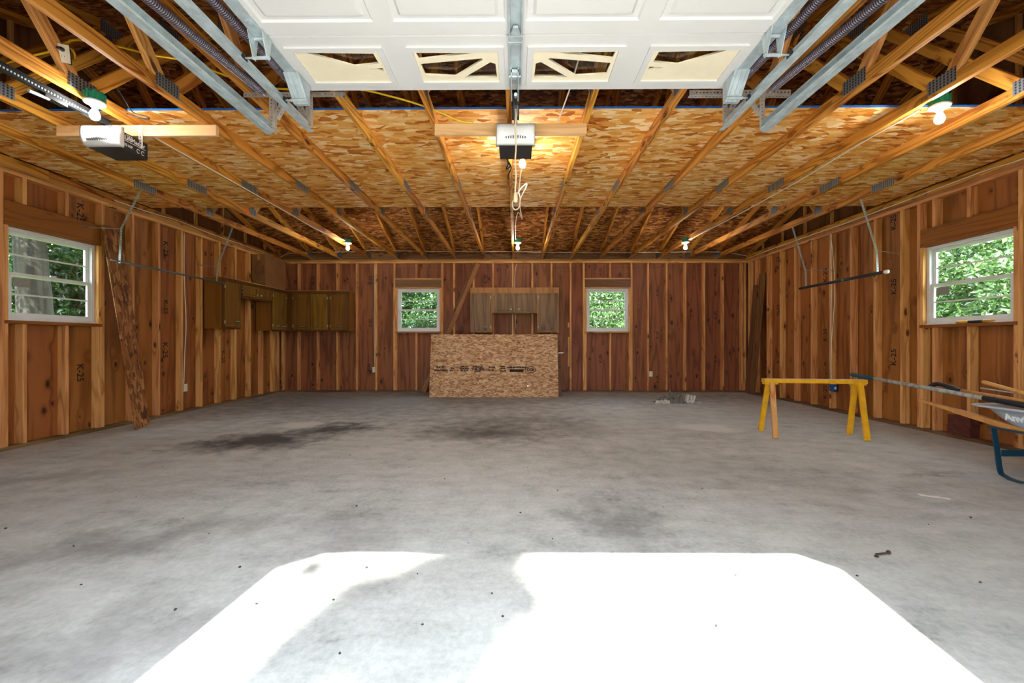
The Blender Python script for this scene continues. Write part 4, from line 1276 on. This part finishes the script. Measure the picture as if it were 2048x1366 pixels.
# ================================================================== HANGING PIPES
def strap(name, pts, parent, wd=0.02, nrm=(0, 1, 0)):
    """perforated strap bent through the points"""
    for p0, p1 in zip(pts, pts[1:]):
        p0, p1 = Vector(p0) - parent.location, Vector(p1) - parent.location
        x = (p1 - p0).normalized()
        z = Vector(nrm)
        z = (z - z.dot(x) * x).normalized()
        y = z.cross(x)
        obj(name, perforated((p1 - p0).length, wd, 0.03), 'galvanised', parent, mat=frame3(x, y, z, (p0 + p1) / 2))
lp = empty('pipe_rack', (-4.55, 4.8, 1.98), label='thin grey conduit hung on straps beside the window and OSB strip', category='pipe')
cobj('pipe', MB().tube([(-4.55, 4.76, 1.985), (-4.55, 6.62, 1.972)], 0.012, 10), 'pipe_grey', lp, True)
for y, zt_, zj in ((4.86, ZT + 0.02, 2.36), (6.45, ZT + 0.02, 2.21)):
    strap('strap', [(-4.30, y, zt_), (-4.53, y, zj), (-4.55, y, 1.965)], lp, 0.024, (0, -1, 0.0))
    strap('wall_strap', [(-4.53, y, zj), (-4.955, y, zj + 0.02)], lp, 0.024, (0, -0.6, 1))
rpk = empty('pipe_rack', (4.38, 5.1, 1.89), label='black pipe with pale cap hung on straps by the wheelbarrow wall', category='pipe')
cobj('pipe', MB().tube([(4.385, 5.10, 1.890), (4.385, 6.62, 1.882)], 0.019, 12), 'pipe_black', rpk, True)
cobj('end_cap', MB().tube([(4.385, 5.062, 1.890), (4.385, 5.10, 1.890)], 0.023, 12), 'print_white', rpk, True)
cobj('tape_band', MB().tube([(4.385, 5.72, 1.887), (4.385, 5.76, 1.887)], 0.0205, 12), 'box_green', rpk, True)
cobj('tape_band', MB().tube([(4.385, 5.105, 1.890), (4.385, 5.17, 1.890)], 0.0205, 12), 'brick_red', rpk, True)
for y, zj in ((5.20, 2.165), (6.47, 2.14)):
    strap('strap', [(4.17, y, ZT + 0.02), (4.37, y, zj), (4.385, y, 1.872)], rpk, 0.024, (0, -1, 0.0))
    strap('wall_strap', [(4.37, y, zj), (4.835, y + (0.2 if y < 6 else 0.0), zj)], rpk, 0.024, (0, -0.6, 1))

# ================================================================== SAWHORSE
sh = empty('sawhorse', (3.33, 4.82, 0), label='yellow wooden sawhorse standing on the concrete', category='sawhorse')
A, B_ = Vector((2.83, 4.90, 0.618)), Vector((3.87, 4.755, 0.618))
board('beam', A, B_, 0.042, 0.09, (0, 0, 1), 'saw_yellow', sh)
board('worn_top', A + Vector((0, 0, 0.0225)), B_ + Vector((0, 0, 0.0225)), 0.003, 0.086, (0, 0, 1), 'saw_top', sh)
ax = (B_ - A).normalized()
for end, f0, f1 in ((A + ax * 0.075, (2.914, 5.10, 0), (2.839, 4.683, 0)), (B_ - ax * 0.075, (3.823, 4.917, 0), (3.747, 4.574, 0))):
    cobj('cleat', MB().box(end.x - 0.075, end.x + 0.075, end.y - 0.03, end.y + 0.03, 0.578, 0.597), 'saw_yellow', sh)
    for f, q in ((f0, 1), (f1, -1)):
        top = Vector((end.x, end.y + q * 0.035, 0.600))
        lg = board('leg', (f[0], f[1], 0.008), top, 0.052, 0.032, ax, 'web_wood' if (q < 0 and f[0] < 3) else 'saw_yellow', sh)
        p = top + (Vector(f) - top) * 0.42
        cobj('bolt', MB().lathe([(0.008, -0.008), (0.008, 0.008)], 8, (p.x, p.y - 0.022, p.z), 'Y'), 'knob_metal', sh)

# ================================================================== WHEELBARROW AND TOOLS
wb = empty('wheelbarrow', (4.10, 3.0, 0), label='grey wheelbarrow with teal legs and wooden handles', category='wheelbarrow')
def rrect(x0, x1, y0, y1, r, z, n=5):
    out = []
    for cx, cy, a0 in ((x1 - r, y1 - r, 0), (x0 + r, y1 - r, 90), (x0 + r, y0 + r, 180), (x1 - r, y0 + r, 270)):
        for k in range(n + 1):
            t = R(a0 + 90 * k / n)
            out.append((cx + r * math.cos(t), cy + r * math.sin(t), z))
    return out
outer = [rrect(3.755, 4.445, 2.42, 3.60, 0.12, 0.552), rrect(3.745, 4.455, 2.41, 3.61, 0.12, 0.545), rrect(3.755, 4.445, 2.42, 3.60, 0.12, 0.535), rrect(3.785, 4.415, 2.45, 3.52, 0.13, 0.53), rrect(3.815, 4.385, 2.50, 3.47, 0.15, 0.46), rrect(3.85, 4.35, 2.56, 3.39, 0.16, 0.39), rrect(3.91, 4.29, 2.65, 3.28, 0.16, 0.345)]
inner = [rrect(3.79, 4.41, 2.46, 3.515, 0.13, 0.552), rrect(3.825, 4.375, 2.51, 3.46, 0.15, 0.46), rrect(3.86, 4.34, 2.57, 3.38, 0.16, 0.395), rrect(3.92, 4.28, 2.66, 3.27, 0.16, 0.352)]
tb = MB().loft(outer[::-1] + inner, True)
cobj('tray', tb, 'tray_grey', wb, True)
# lettering on the sloping side
slope = Vector((0.030, 0, -0.07)).normalized()
obj('lettering', text_mesh('Anvil', 0.078, 0.0006, 0.0026), 'print_white', wb, mat=frame3((0, -1, 0), -slope, (slope.cross(Vector((0, 1, 0)))) * -1 if (slope.cross(Vector((0, 1, 0)))).x > 0 else slope.cross(Vector((0, 1, 0))), Vector((3.806, 3.275, 0.478)) - wb.location))
obj('lettering', text_mesh('TM', 0.012, 0.0006, 0.0003), 'print_white', wb, mat=frame3((0, -1, 0), -slope, (slope.cross(Vector((0, 1, 0)))) * -1 if (slope.cross(Vector((0, 1, 0)))).x > 0 else slope.cross(Vector((0, 1, 0))), Vector((3.797, 3.165, 0.500)) - wb.location))
for q, xg in ((-1, 3.775), (1, 4.425)):
    x2 = 4.10 + q * 0.09
    p0, p1 = Vector((xg, 4.02, 0.520)), Vector((x2, 2.10, 0.165))
    d = p1 - p0
    rings = []
    for t, hw, hh in ((0.0, 0.009, 0.007), (0.01, 0.013, 0.011), (0.12, 0.018, 0.013), (0.17, 0.020, 0.020), (0.3, 0.021, 0.022), (1.0, 0.021, 0.022)):
        c = p0 + d * t
        rings.append([(c.x + sx * hw, c.y, c.z + sz * hh) for sx, sz in ((-1, -1), (1, -1), (1, 1), (-1, 1))])
    cobj('handle', MB().loft(rings), 'handle_wood', wb)
    # bent strap leg
    xs_ = 4.10 + q * 0.305
    pts = smooth_path([(xs_, 3.42, 0.375), (xs_, 3.395, 0.22), (xs_, 3.375, 0.06), (xs_, 3.345, 0.022), (xs_, 3.25, 0.008), (xs_, 3.20, 0.02), (xs_, 3.08, 0.12), (xs_, 2.92, 0.30)], 3)
    rings = []
    for i, p in enumerate(pts):
        a = pts[min(i + 1, len(pts) - 1)] - pts[max(i - 1, 0)]
        nn = Vector((0, -a.z, a.y)).normalized() * 0.0045
        rings.append([(p.x - 0.02, p.y - nn.y, p.z - nn.z), (p.x + 0.02, p.y - nn.y, p.z - nn.z), (p.x + 0.02, p.y + nn.y, p.z + nn.z), (p.x - 0.02, p.y + nn.y, p.z + nn.z)])
    cobj('leg', MB().loft(rings), 'teal_paint', wb)
    cobj('tray_rail', MB().box(min(4.10 + q * 0.26, 4.10 + q * 0.31), max(4.10 + q * 0.26, 4.10 + q * 0.31), 2.75, 3.46, 0.372, 0.384), 'teal_paint', wb)
    cobj('bolt', MB().lathe([(0.007, 0.0), (0.007, 0.03)], 8, (xs_, 3.43, 0.33)), 'galvanised', wb)
cobj('leg_brace', MB().box(3.81, 4.39, 3.372, 3.379, 0.165, 0.215), 'teal_paint', wb)
cobj('tyre', MB().lathe([(0.13, -0.03), (0.17, -0.045), (0.195, -0.03), (0.205, 0.0), (0.195, 0.03), (0.17, 0.045), (0.13, 0.03)], 24, (4.10, 2.16, 0.205), 'X'), 'rubber_black', wb, True)
cobj('wheel_rim', MB().lathe([(0.03, -0.045), (0.04, -0.03), (0.128, -0.022), (0.128, 0.022), (0.04, 0.03), (0.03, 0.045)], 20, (4.10, 2.16, 0.205), 'X'), 'teal_paint', wb, True)
cobj('axle', MB().tube([(3.98, 2.16, 0.205), (4.22, 2.16, 0.205)], 0.008, 8), 'galvanised', wb)
# long shovel with dark grip
tl = empty('shovel', (3.80, 3.5, 0.57), label='long weathered-handled shovel with dark teal grip, resting in the wheelbarrow', category='shovel')
s0, s1 = Vector((3.605, 4.62, 0.712)), Vector((3.95, 2.95, 0.545))
def along(t, dz=0.0):
    return s0 + (s1 - s0) * t + Vector((0, 0, dz))
cobj('grip', MB().tube([along(0), along(0.004), along(0.14), along(0.145)], [0.014, 0.0195, 0.0195, 0.017], 10), 'grip_teal', tl, True)
cobj('shaft', MB().tube([along(0.14), along(0.4), along(0.66)], [0.0165, 0.019, 0.0185], 10), 'weathered_wood', tl, True)
cobj('socket', MB().tube([along(0.655), along(0.80), along(0.86)], [0.022, 0.022, 0.026], 10), 'rubber_black', tl, True)
cobj('blade', MB().loft([[along(0.85) + Vector((dx, 0, -0.01 + abs(dx) * 0.2)) for dx in (-0.05, 0, 0.05)] + [along(0.85) + Vector((dx, 0, -0.014 + abs(dx) * 0.2)) for dx in (0.05, 0, -0.05)],
                         [along(0.93) + Vector((dx, 0, -0.02 + abs(dx) * 0.25)) for dx in (-0.10, 0, 0.10)] + [along(0.93) + Vector((dx, 0, -0.024 + abs(dx) * 0.25)) for dx in (0.10, 0, -0.10)],
                         [along(1.05) + Vector((dx, 0, -0.02 + abs(dx) * 0.25)) for dx in (-0.07, 0, 0.07)] + [along(1.05) + Vector((dx, 0, -0.024 + abs(dx) * 0.25)) for dx in (0.07, 0, -0.07)]]), 'dark_steel', tl)
# fork with a black and green D-grip
tl = empty('garden_fork', (3.9, 3.6, 0.6), label='wooden-handled garden tool with black and green grip in the wheelbarrow', category='garden tool')
f0, f1 = Vector((3.925, 3.97, 0.640)), Vector((3.97, 2.95, 0.575))
def al2(t, dx=0.0, dz=0.0):
    return f0 + (f1 - f0) * t + Vector((dx, 0, dz))
gr = MB()
gr.tube(smooth_path([al2(-0.05, -0.03, -0.02), al2(-0.08, -0.015, -0.012), al2(-0.08, 0.015, 0.012), al2(-0.05, 0.03, 0.024), al2(0.06, 0.02, 0.018), al2(0.15, 0.004)], 3), 0.020, 8)
gr.tube(smooth_path([al2(-0.05, -0.03, -0.02), al2(0.06, -0.02, -0.014), al2(0.13, -0.004), al2(0.17, 0)], 3), 0.020, 8)
go = cobj('d_grip', gr, 'rubber_black', tl, True)
cobj('grip_underside', MB().tube([al2(0.0, -0.03, -0.036), al2(0.07, -0.024, -0.034), al2(0.15, -0.008, -0.022)], [0.010, 0.013, 0.008], 8), 'grip_green', tl, True)
cobj('shaft', MB().tube([al2(0.13), al2(0.5), al2(0.85)], 0.0165, 10), 'handle_wood', tl, True)
cobj('socket', MB().tube([al2(0.80), al2(1.0)], [0.020, 0.018], 10), 'rubber_black', tl, True)
hd = MB().tube([al2(1.0, -0.09, -0.01), al2(1.0, 0.09, -0.01)], 0.010, 8)
for k in range(4):
    dx = -0.09 + 0.06 * k
    hd.tube(smooth_path([al2(1.0, dx, -0.01), al2(1.15, dx, -0.03), al2(1.3, dx, -0.02)], 3), 0.006, 6)
cobj('tines', hd, 'dark_steel', tl)
# short axe-like handle
tl = empty('hand_tool', (3.95, 3.4, 0.65), label='plain wooden tool handle sticking up from the wheelbarrow', category='garden tool')
h0, h1 = Vector((3.945, 3.64, 0.725)), Vector((3.97, 2.95, 0.575))
cobj('handle', MB().tube([h0, h0 + (h1 - h0) * 0.02, h0 + (h1 - h0) * 0.5, h1], [0.010, 0.0165, 0.0155, 0.017], 8), 'handle_wood', tl, True)
cobj('head', MB().box(3.88, 4.06, 2.90, 2.97, 0.55, 0.60), 'dark_steel', tl)
cobj('cable_tie', MB().tube(smooth_path([(3.93, 3.22, 0.63), (3.97, 3.20, 0.66), (4.01, 3.18, 0.63), (3.97, 3.17, 0.60), (3.93, 3.22, 0.63)], 3), 0.008, 6), 'rubber_black', tl, True)
thing_tube('metal_rod', [(4.05, 3.75, 0.66), (4.12, 3.2, 0.62), (4.15, 2.9, 0.60)], 0.006, 'galvanised', 'thin pale metal rod lying across the wheelbarrow tools', 'rod')
# pile of dark gear inside the tray
gd = MB()
for i in range(-6, 7):
    pass
gx, gy = 15, 25
gv = []
for j in range(gy):
    for i in range(gx):
        u, v = i / (gx - 1), j / (gy - 1)
        e = min(u, 1 - u, v, 1 - v)
        z = 0.44 + 0.13 * min(1, e * 4) * (0.75 + 0.4 * mnoise.noise(Vector((u * 5, v * 9, 3.3))))
        gv.append((3.87 + 0.46 * u, 2.60 + 0.80 * v, z))
gf = [(j * gx + i, j * gx + i + 1, (j + 1) * gx + i + 1, (j + 1) * gx + i) for j in range(gy - 1) for i in range(gx - 1)]
cobj('dark_tarp', MB().add(gv, gf), 'rubber_black', None, True, label='crumpled black tarp lying inside the wheelbarrow', category='tarp')

# ================================================================== SMALL THINGS
for i, (y0, y1, z) in enumerate(((4.56, 4.80, 0.038), (4.555, 4.79, 0.148))):
    o = cobj('paving_brick', MB().prism([(y0, z), (y1, z), (y1, z + 0.107), (y1 - 0.004, z + 0.108), (y0 + 0.004, z + 0.108), (y0, z + 0.107)], XR - 0.03, XR + 0.075, 'X'), 'brick_red', None,
             label='%s dark red brick stacked between studs behind the wheelbarrow' % ('lower', 'upper')[i], category='brick', group='stacked bricks')
pl = empty('pliers', (XR + 0.02, 4.55, 1.262), label='yellow and black handled pliers lying on the window sill', category='pliers')
cobj('handle', MB().tube([(XR + 0.0, 4.72, 1.277), (XR - 0.005, 4.67, 1.277), (XR + 0.0, 4.60, 1.277)], 0.014, 8), 'pliers_yellow', pl, True)
cobj('grip', MB().tube([(XR + 0.0, 4.62, 1.277), (XR + 0.003, 4.55, 1.277), (XR + 0.0, 4.46, 1.277)], 0.014, 8), 'cord_black', pl, True)
cobj('jaws', MB().tube([(XR + 0.0, 4.46, 1.277), (XR + 0.003, 4.40, 1.28), (XR + 0.0, 4.35, 1.283)], [0.013, 0.011, 0.006], 8), 'pliers_yellow', pl, True)

# crumpled wrapper on the floor near the back wall
def crumple(name, x0, x1, y0, y1, h, seed, matn, label, cat, arch=None):
    nx, ny = 34, 12
    vs_ = []
    for j in range(ny):
        for i in range(nx):
            u, v = i / (nx - 1), j / (ny - 1)
            e = min(1.0, min(v, 1 - v) * 3.5) * min(1, min(u, 1 - u) * 8)
            n = abs(mnoise.noise(Vector((u * 7, v * 3, seed)))) + 0.6 * abs(mnoise.noise(Vector((u * 17, v * 6, seed))))
            z = h * e * (0.25 + 1.3 * n) * (arch(u) if arch else 1.0)
            dx, dy = 0.03 * mnoise.noise(Vector((u * 9, v * 5, seed + 5))), 0.03 * mnoise.noise(Vector((u * 9, v * 5, seed + 9)))
            vs_.append((x0 + (x1 - x0) * u + dx, y0 + (y1 - y0) * v + dy, max(0.002, z)))
    fs_ = [(j * nx + i, j * nx + i + 1, (j + 1) * nx + i + 1, (j + 1) * nx + i) for j in range(ny - 1) for i in range(nx - 1)]
    return cobj(name, MB().add(vs_, fs_), matn, None, label=label, category=cat)
crumple('crumpled_wrapper', 2.42, 2.98, 7.35, 7.62, 0.10, 2.2, 'litter_grey', 'crumpled grey paper wrapper lying near the back wall', 'litter', lambda u: 0.5 + 0.9 * max(0, math.sin((u - 0.15) * 3.4)))
cr = MB()
for k, (x, hgt, tilt) in enumerate(((2.96, 0.13, 0.02), (3.00, 0.12, 0.05), (3.04, 0.13, -0.01), (3.07, 0.12, 0.03))):
    cr.prism([(x, 0.0), (x + 0.03, 0.0), (x + 0.03 + tilt, hgt), (x + 0.012 + tilt, hgt + 0.01), (x + tilt, hgt - 0.02)], 7.42 + 0.02 * (k % 2), 7.50 + 0.03 * (k % 3), 'Y')
cobj('torn_carton', cr, 'litter_pale', None, label='torn upright scrap of printed carton at the end of the wrapper', category='litter')
cobj('wood_chip', MB().box(3.13, 3.19, 7.37, 7.40, 0, 0.018), 'litter_pale', None, label='tiny pale block lying beside the torn carton scrap', category='litter')
crumple('wrapper_scrap', 2.40, 2.66, 7.30, 7.40, 0.06, 8.8, 'litter_pale', 'pale crumpled scrap in front of the grey wrapper', 'litter')
# paper scraps and a bolt on the slab
ps = []
for k in range(7):
    ps.append((2.80 + 0.023 * k, 3.0 - 0.012 * k + 0.01 * math.sin(k * 2.1)))
cobj('paper_scrap', MB().prism(ps + [(x, y - 0.035 + 0.006 * math.cos(i * 3)) for i, (x, y) in enumerate(ps[::-1])], 0.001, 0.003, 'Z'), 'paper_white', None, label='torn white paper scrap on the slab in front of the wheelbarrow', category='paper')
cobj('paper_strip', MB().prism([(0.115, 2.065), (0.140, 2.06), (0.165, 1.97), (0.138, 1.972)], 0.001, 0.002, 'Z'), 'paper_white', None, label='small white paper strip lying in the patch of sunlight', category='paper')
bt = empty('bolt', (1.84, 2.14, 0), label='rusty bolt lying on the slab beyond the sunlit patch', category='bolt')
cobj('shank', MB().tube([(1.79, 2.135, 0.007), (1.865, 2.15, 0.007)], 0.005, 8), 'rust', bt)
cobj('head', MB().tube([(1.863, 2.15, 0.010), (1.872, 2.152, 0.010)], 0.010, 6), 'rust', bt)
cobj('washer', MB().lathe([(0.010, 0.0), (0.010, 0.004)], 10, (1.785, 2.125, 0)), 'rust', bt)
CR = []
for k in range(4):
    b = MB()
    n = 7
    rr = [[(0.011 * (0.6 + 0.5 * random.random()) * s * math.cos(2 * math.pi * i / n), 0.011 * (0.6 + 0.5 * random.random()) * s * math.sin(2 * math.pi * i / n), z) for i in range(n)] for s, z in ((0.55, 0.0), (0.7, 0.003), (0.35, 0.006))]
    CR.append(b.loft(rr).mesh('crumb'))
spots = [(-1.55, 3.98), (-2.6, 2.9), (-1.03, 2.75), (-2.0, 2.55), (0.03, 2.65), (1.35, 3.1), (0.6, 3.3), (-0.7, 2.0), (-1.3, 2.0), (-1.9, 1.85), (-0.45, 1.95), (0.3, 3.05), (2.75, 2.6), (2.4, 2.5), (1.55, 1.95), (-3.0, 3.6), (-0.1, 1.8), (-0.05, 1.65), (-0.35, 1.6), (-0.75, 1.75), (-1.05, 1.72), (-1.35, 1.68), (-0.6, 1.45), (0.95, 2.75), (0.1, 3.6), (-0.55, 3.3), (-2.3, 2.2), (1.0, 1.95), (2.05, 1.9), (2.25, 1.7), (-1.7, 2.35), (0.75, 1.6), (0.2, 2.3), (-0.25, 2.25), (-2.9, 2.4), (-0.9, 3.6)]
for k, (x, y) in enumerate(spots):
    o = obj('debris_crumb', CR[k % 4], 'crumb', None, (x, y, 0.0), label='small dark crumb of dirt scattered on the concrete floor', category='debris', group='dirt crumbs on the floor')
    s = random.uniform(0.5, 1.2)
    o.scale = (s, s * random.uniform(0.6, 1), s)
    o.rotation_euler = (0, 0, random.uniform(0, 6))

# ================================================================== TREES OUTSIDE
def leaf_cloud(n, size, seed, shell=0.55):
    r = np.random.default_rng(seed)
    d = r.normal(size=(n, 3))
    d /= np.linalg.norm(d, axis=1)[:, None]
    rad = shell + (1 - shell) * r.random(n) ** 0.6
    # lumpy crown
    lump = np.array([0.75 + 0.35 * mnoise.noise(Vector(tuple(x * 2.2 + seed))) for x in d])
    c = d * (rad * lump)[:, None]
    a = r.normal(size=(n, 3))
    a /= np.linalg.norm(a, axis=1)[:, None]
    bb = np.cross(a, r.normal(size=(n, 3)))
    bb /= np.linalg.norm(bb, axis=1)[:, None]
    s = size * (0.6 + 0.8 * r.random(n))[:, None]
    nn = np.cross(a, bb) * s * 0.18
    v = np.stack([c - a * s, c + bb * s * 0.5 - nn, c + a * s, c - bb * s * 0.5 - nn], 1).reshape(-1, 3)
    f = []
    for i in range(n):
        f += [(4 * i, 4 * i + 1, 4 * i + 2), (4 * i, 4 * i + 2, 4 * i + 3)]
    me = bpy.data.meshes.new('foliage')
    me.from_pydata(v.tolist(), [], f)
    return me
CLOUD = {}
def tree(name, label, x, y, crowns, trunk_r, trunk_h, matn, twigs=0, cat='tree', lean_=(0, 0)):
    t = empty(name, (x, y, -0.2), label=label, category=cat)
    if trunk_h:
        path = [(lean_[0] * k / 6 + 0.05 * math.sin(k * 1.3), lean_[1] * k / 6 + 0.04 * math.cos(k), trunk_h * k / 6) for k in range(7)]
        obj('trunk', MB().tube(path, [trunk_r * (1.25 - 0.09 * k) for k in range(7)], 12).mesh('trunk', True), 'bark', t)
    for i, (cx, cy, cz, sx, sy, sz, n, size) in enumerate(crowns):
        key = (n, round(size / sx, 3), i % 3)
        if key not in CLOUD:
            CLOUD[key] = leaf_cloud(n, size / sx, len(CLOUD) + 3)
        me = CLOUD[key]
        if len(me.materials) and me.materials[0] != M[matn]:
            me = me.copy()
            me.materials.clear()
        o = obj('foliage', me, matn, t, (cx, cy, cz + 0.2), kind='stuff')
        o.scale = (sx, sy, sz)
        o.rotation_euler = (0, 0, random.uniform(0, 6))
        if trunk_h:
            obj('branch', MB().tube([(lean_[0] * 0.8, lean_[1] * 0.8, trunk_h * 0.75), (cx * 0.6, cy * 0.6, (cz + trunk_h) / 2), (cx, cy, cz)], [trunk_r * 0.4, trunk_r * 0.25, trunk_r * 0.1], 7), 'bark', t)
    for k in range(twigs):
        a = random.uniform(0, 6.28)
        p = Vector((0.6 * math.cos(a), 0.6 * math.sin(a), random.uniform(0.9, 1.8)))
        pts = [p]
        for _ in range(5):
            p = p + Vector((random.uniform(-0.16, 0.16), random.uniform(-0.16, 0.16), random.uniform(-0.08, 0.14)))
            pts.append(p)
        obj('twig', MB().tube(pts, [0.012, 0.01, 0.008, 0.007, 0.005, 0.003], 5), 'dead_twig', t)
    return t
# beyond the window by the OSB strip
tree('shade_tree', 'large grey-barked tree close outside the window by the OSB strip', -7.7, 6.75, [(-0.2, -1.6, 4.6, 2.0, 2.0, 1.5, 9000, 0.06), (-0.2, 0.9, 3.4, 1.9, 1.9, 1.2, 9000, 0.052), (-1.2, 2.2, 2.2, 1.6, 1.6, 1.5, 9000, 0.052)], 0.19, 6.0, 'leaf_dark')  # first, highest crown is added on the sun side to shade the trunk
tree('leafy_bush', 'leafy sunlit bush beyond the tree outside the same window', -9.4, 8.2, [(0, 0, 1.6, 1.7, 1.7, 1.7, 9000, 0.052), (0.6, -1.8, 0.8, 1.3, 1.3, 1.1, 7000, 0.048), (-0.4, 1.6, 2.6, 1.7, 1.7, 1.5, 9000, 0.052)], 0.06, 1.6, 'leaf_mid', 14, 'bush')
tree('shade_tree', 'tall leafy tree in the distance outside the OSB strip window', -13.0, 8.5, [(0, 0, 4.0, 3.2, 3.2, 3.0, 9000, 0.09), (0.5, 3.0, 2.5, 2.6, 2.6, 2.6, 9000, 0.09), (0.5, -3.5, 2.5, 2.6, 2.6, 2.6, 9000, 0.09)], 0.25, 6.0, 'leaf_dark')
# beyond the back windows
tree('leafy_bush', 'dense leafy bush outside the back window beside the slanting planks', -2.6, 11.8, [(0, 0, 1.3, 1.6, 1.2, 1.4, 9000, 0.052), (0.9, 0.4, 2.4, 1.5, 1.2, 1.1, 9000, 0.052), (-1.0, 0.4, 2.5, 1.5, 1.2, 1.1, 9000, 0.052)], 0.06, 1.8, 'leaf_mid', 6, 'bush')
tree('shade_tree', 'dark tree behind the bush outside the back window by the planks', -3.4, 15.5, [(0, 0, 3.0, 3.2, 2.4, 2.6, 9000, 0.09), (2.2, 0.5, 1.5, 2.2, 2.0, 2.0, 9000, 0.09)], 0.22, 5.0, 'leaf_dark')
tree('leafy_bush', 'pale sunlit bush outside the back window towards the bare corner', 2.6, 12.6, [(0, 0, 1.2, 1.7, 1.2, 1.4, 9000, 0.052), (0.9, 0.5, 2.5, 1.5, 1.2, 1.2, 9000, 0.052), (-1.0, 0.3, 2.4, 1.5, 1.2, 1.2, 9000, 0.052)], 0.06, 1.8, 'leaf_pale', 0, 'bush')
tree('shade_tree', 'tall tree behind the pale bush outside the back window', 3.6, 17.0, [(0, 0, 3.2, 3.4, 2.6, 2.8, 9000, 0.09), (-2.6, 0.3, 2.2, 2.6, 2.2, 2.4, 9000, 0.09)], 0.24, 5.5, 'leaf_mid')
# beyond the wheelbarrow-side window
tree('leafy_bush', 'bright dense bush outside the window above the wheelbarrow', 8.4, 6.6, [(0, 0, 1.5, 1.5, 1.7, 1.5, 9000, 0.052), (0.4, 1.8, 2.4, 1.5, 1.6, 1.4, 9000, 0.052), (0.3, -1.8, 2.3, 1.4, 1.6, 1.3, 9000, 0.052), (0.6, 1.6, 0.8, 1.4, 1.6, 1.2, 9000, 0.052)], 0.06, 1.8, 'leaf_pale', 0, 'bush')
tree('shade_tree', 'tall green tree beyond the bush outside the wheelbarrow window', 12.2, 9.0, [(0, 0, 3.6, 3.0, 3.2, 2.8, 9000, 0.09), (-0.4, 3.4, 2.4, 2.4, 2.8, 2.4, 9000, 0.09), (0.2, -3.6, 2.6, 2.4, 2.8, 2.4, 9000, 0.09)], 0.25, 6.0, 'leaf_mid')
# the tree in front of the garage whose crown shades part of the sunlit slab
def at_shadow(x, y, dist):
    p = Vector((x, y, 0)) - SUNDIR * dist
    return p
tp = (-3.4, -13.0)
cr_ = []
for x, y, dist, rad in ((-0.62, 1.62, 17.5, 0.26), (-0.36, 1.86, 17.0, 0.24), (-0.15, 2.05, 17.3, 0.20), (-0.30, 1.42, 17.8, 0.27), (-0.75, 1.30, 17.6, 0.18), (0.0, 1.75, 17.2, 0.13), (-0.95, 2.0, 17.4, 0.06), (-0.1, 2.3, 17.5, 0.22)):
    p = at_shadow(x, y, dist)
    cr_.append((p.x - tp[0], p.y - tp[1], p.z, rad * 1.1, rad * 1.1, rad * 1.1, 1000, 0.055))
cr_ += [(-2.6, -0.5, 9.5, 2.2, 2.2, 2.0, 9000, 0.09), (-1.0, -2.6, 12.6, 1.8, 1.8, 1.6, 9000, 0.09)]
tree('shade_tree', 'tree standing outside in front of the garage doors', tp[0], tp[1], cr_, 0.25, 9.0, 'leaf_mid')
